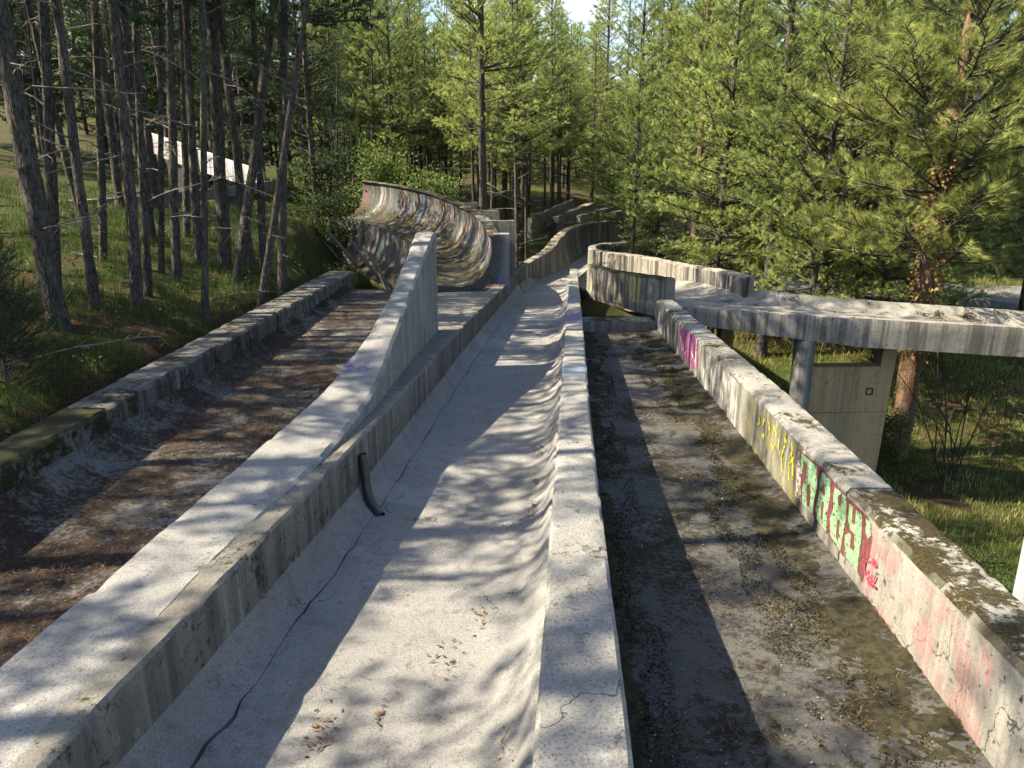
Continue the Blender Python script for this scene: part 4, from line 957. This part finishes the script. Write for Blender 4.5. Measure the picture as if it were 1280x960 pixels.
def leaves(name, X, Y, Z, size, mat, flat=.2, aspect=.4, seed=1):
    n = len(X); g = np.random.default_rng(seed); P = np.stack([X, Y, Z], 1)
    d = unit(g.normal(0, 1, (n, 3)) * [1, 1, flat]); up = unit(np.array([0, 0, 1.0]) + g.normal(0, flat, (n, 3))); s_ = unit(np.cross(d, up)) * aspect; sz = size * g.uniform(.5, 1.2, (n, 1))
    V = np.stack([P - d * sz * .5, P + s_ * sz * .5, P + d * sz * .5, P - s_ * sz * .5], 1).reshape(-1, 3)
    return tag(link(name, mesh_np(name, V, np.arange(4 * n).reshape(-1, 4), mat)), kind='stuff')
X, Y = clumpy(-10, -4.5, 4.5, 20, 16000, g, .12, 1.2); leaves('weeds', X, Y, EYE - gdrop(X, Y) + g.uniform(.02, .22, len(X)), .07, M['weed'], .7, .5)
X, Y = clumpy(3.6, 11, 7, 12.5, 16000, g, .0, .8); leaves('weeds', X, Y, EYE - gdrop(X, Y) + g.uniform(.02, .3, len(X)), .09, M['weed'], .7, .5)
X = g.uniform(-9, -4.45, 26000); Y = g.uniform(4, 16, 26000); leaves('needle_litter', X, Y, EYE - gdrop(X, Y) + ground_bumps(X, Y) + .012, .11, M['litterm'], .18, .04)
# needles lying on the left lane
X, Y = clumpy(-3.95, -1.9, 2, 17.4, 42000, g, -.05, 1.4); leaves('needle_litter', X, Y, np.full(len(X), D(2.735)) + g.uniform(0, .012, len(X)), .09, M['litterm'], .12, .045)
# litter and twigs on the right lane, thicker along its edges
X0 = g.uniform(0, 1, 26000); Y = g.uniform(2, 14.8, 26000); X0 = np.where(g.uniform(0, 1, 26000) < .6, 1 - .35 * X0 ** 2, X0)
X = XC(Y) + .3 + X0 * (XR(Y) - XC(Y) - .32); Zf = np.array([D(FR(y)) for y in Y]) + .012 + .06 * np.clip(X0 - .85, 0, 1)
km = np.array([noise.noise(Vector((a * 1.3, b * 1.3, 1))) for a, b in zip(X, Y)]) + .5 * (X0 > .75) > .08
leaves('needle_litter', X[km], Y[km], Zf[km], .07, M['litterm'], .15, .05)
# rusty leaf clumps on the middle lane
X, Y = [], []
for u, v, r_, n in ((676, 568, .13, 90), (668, 607, .10, 60), (664, 642, .13, 90), (693, 425, .16, 120), (692, 405, .2, 120), (703, 350, .3, 130), (705, 335, .4, 160), (402, 908, .1, 40), (640, 945, .07, 50), (474, 885, .04, 14), (600, 770, .09, 20), (560, 820, .12, 20)):
    d = ray(u, v); s = 2.7 / -d.z
    for _ in range(10): s = (F_(d.y * s) - .03) / -d.z
    p = d * s; X += list(g.normal(p.x, r_ * .35, n)); Y += list(g.normal(p.y, r_, n))
X, Y = np.array(X), np.array(Y); Zf = np.array([D(F_(y)) + .012 + max(0, .36 - (XC(y) - x)) ** 2 * 1.5 for x, y in zip(X, Y)])
leaves('leaf_litter', X, Y, Zf, .038, M['rust_leaf'], .3, .35)
X = g.uniform(0, 1, 1500); Y = 2 + 18 * g.uniform(0, 1, 1500) ** 1.5; X = XL(Y) + .4 + X * .85; leaves('needle_litter', X, Y, np.array([D(F_(y)) + .008 for y in Y]), .06, M['litterm'], .08, .05)
# bare twigs of the thorn bush right of the pier
tw = Acc(); gb = np.random.default_rng(9)
for k in range(12):
    b0 = np.array([10.1 + gb.normal(0, .3), 16.2 + gb.normal(0, .3), gz(10.1, 16.2)]); top = b0 + np.array([gb.normal(0, .9), gb.normal(0, .6), gb.uniform(1.5, 3.2)])
    C = np.stack([b0, b0 * .6 + top * .4 + [0, 0, .5], top, top + [gb.normal(0, .6), 0, -.4]]); C = catmull(C, .25); tw.add(*tube(C, np.linspace(.018, .004, len(C)), 4))
tag(link('thorn_bush', tw.mesh('thorn_bush', M['twig_dark'], True)), 'bare arching twigs of a thorn bush right of the pier', 'bush')

# small stones and chips of concrete lying on the side lanes
def stones(name, X, Y, Z, size, mat, seed=2):
    g = np.random.default_rng(seed); n = len(X); c = np.stack([X, Y, Z], 1); sz = size * g.lognormal(0, .5, (n, 1))
    base = np.array([[1, 0, 0], [0, 1, 0], [-1, 0, 0], [0, -1, 0], [0, 0, .7], [0, 0, -.5]]); f = np.array([[0, 1, 4], [1, 2, 4], [2, 3, 4], [3, 0, 4], [1, 0, 5], [2, 1, 5], [3, 2, 5], [0, 3, 5]])
    V = c[:, None] + base[None] * sz[:, None] * g.uniform(.5, 1.4, (n, 6, 1)); F = (np.arange(n)[:, None, None] * 6 + f[None]).reshape(-1, 3)
    return tag(link(name, mesh_np(name, V.reshape(-1, 3), F, mat)), kind='stuff')
M['chip'] = simple('concrete_chips', (.2, .195, .185), .9, .2, .45, 40)
Y = g.uniform(2, 14.6, 5200); X = XC(Y) + .4 + g.uniform(0, 1, len(Y)) * (XR(Y) - XC(Y) - .5)
stones('gravel', X, Y, np.array([D(FR(y)) + .006 for y in Y]), .0034, M['chip'])
Y = g.uniform(2, 17, 2200); X = g.uniform(-3.8, -2.1, len(Y)); stones('gravel', X, Y, np.full(len(Y), D(2.742)), .005, M['chip'], 5)
Y = 1.9 + 14 * g.uniform(0, 1, 700) ** 1.6; X = XL(Y) + .08 + .3 * g.uniform(0, 1, 700) ** 2; stones('gravel', X, Y, np.array([D(F_(y)) + .03 for y in Y]), .004, M['chip'], 6)
# fallen dead branches on the slope
for k, (x, y, a) in enumerate(((-5.6, 8.6, .6), (-6.8, 11.5, 2.0), (-5.3, 12.8, 1.2), (-7.9, 14.6, 2.7))):
    o = link('fallen_branch', DEAD[k % 5]); o.location = (x, y, gz(x, y) + .06); o.rotation_euler = (.1, -.05, a); o.scale = (1.1,) * 3
    tag(o, 'bare dead branch lying on the left grass slope', 'branch', 'fallen branches on the slope')

# tufts of moss and dry grass along the edges of the right lane
def edge_tufts(name, side, n, mat, h, wd, label, seed):
    g = np.random.default_rng(seed); Y = g.uniform(1.8, 14.6, n); t = g.uniform(0, 1, n) ** 1.5 * (.75 if side > 0 else .4)
    k = np.array([noise.noise(Vector((a * 4, b * 1.3, 3 + side))) + .5 * noise.noise(Vector((a * 9, b * 4.2, 1))) for a, b in zip(t, Y)]); m = k > -.08 + t * .25
    Y, t = Y[m], t[m]; X = XR(Y) - .02 - t if side > 0 else XC(Y) + .32 + t
    Z = np.array([D(FR(y)) for y in Y]) + (.022 if side > 0 else .006) * (1 - t) - .002
    tag(blades(name, X, Y, h, wd, mat, Z=Z, lean=1.1), label)
M['moss_tuft'] = leaf('moss_tufts', (.018, .018, .006), (.06, .052, .016), trans=.1, rough=.9, scale=9)
M['dry_grass'] = leaf('dry_grass', (.10, .07, .03), (.26, .19, .09), trans=.2, rough=.8, scale=6)
edge_tufts('moss', 1, 60000, M['moss_tuft'], .011, .013, 'moss along the foot of the graffiti wall', 1)
edge_tufts('moss', -1, 30000, M['moss_tuft'], .010, .013, 'moss along the foot of the divider wall', 2)
edge_tufts('dry_grass', 1, 900, M['dry_grass'], .06, .004, 'dry grass along the foot of the graffiti wall', 3)
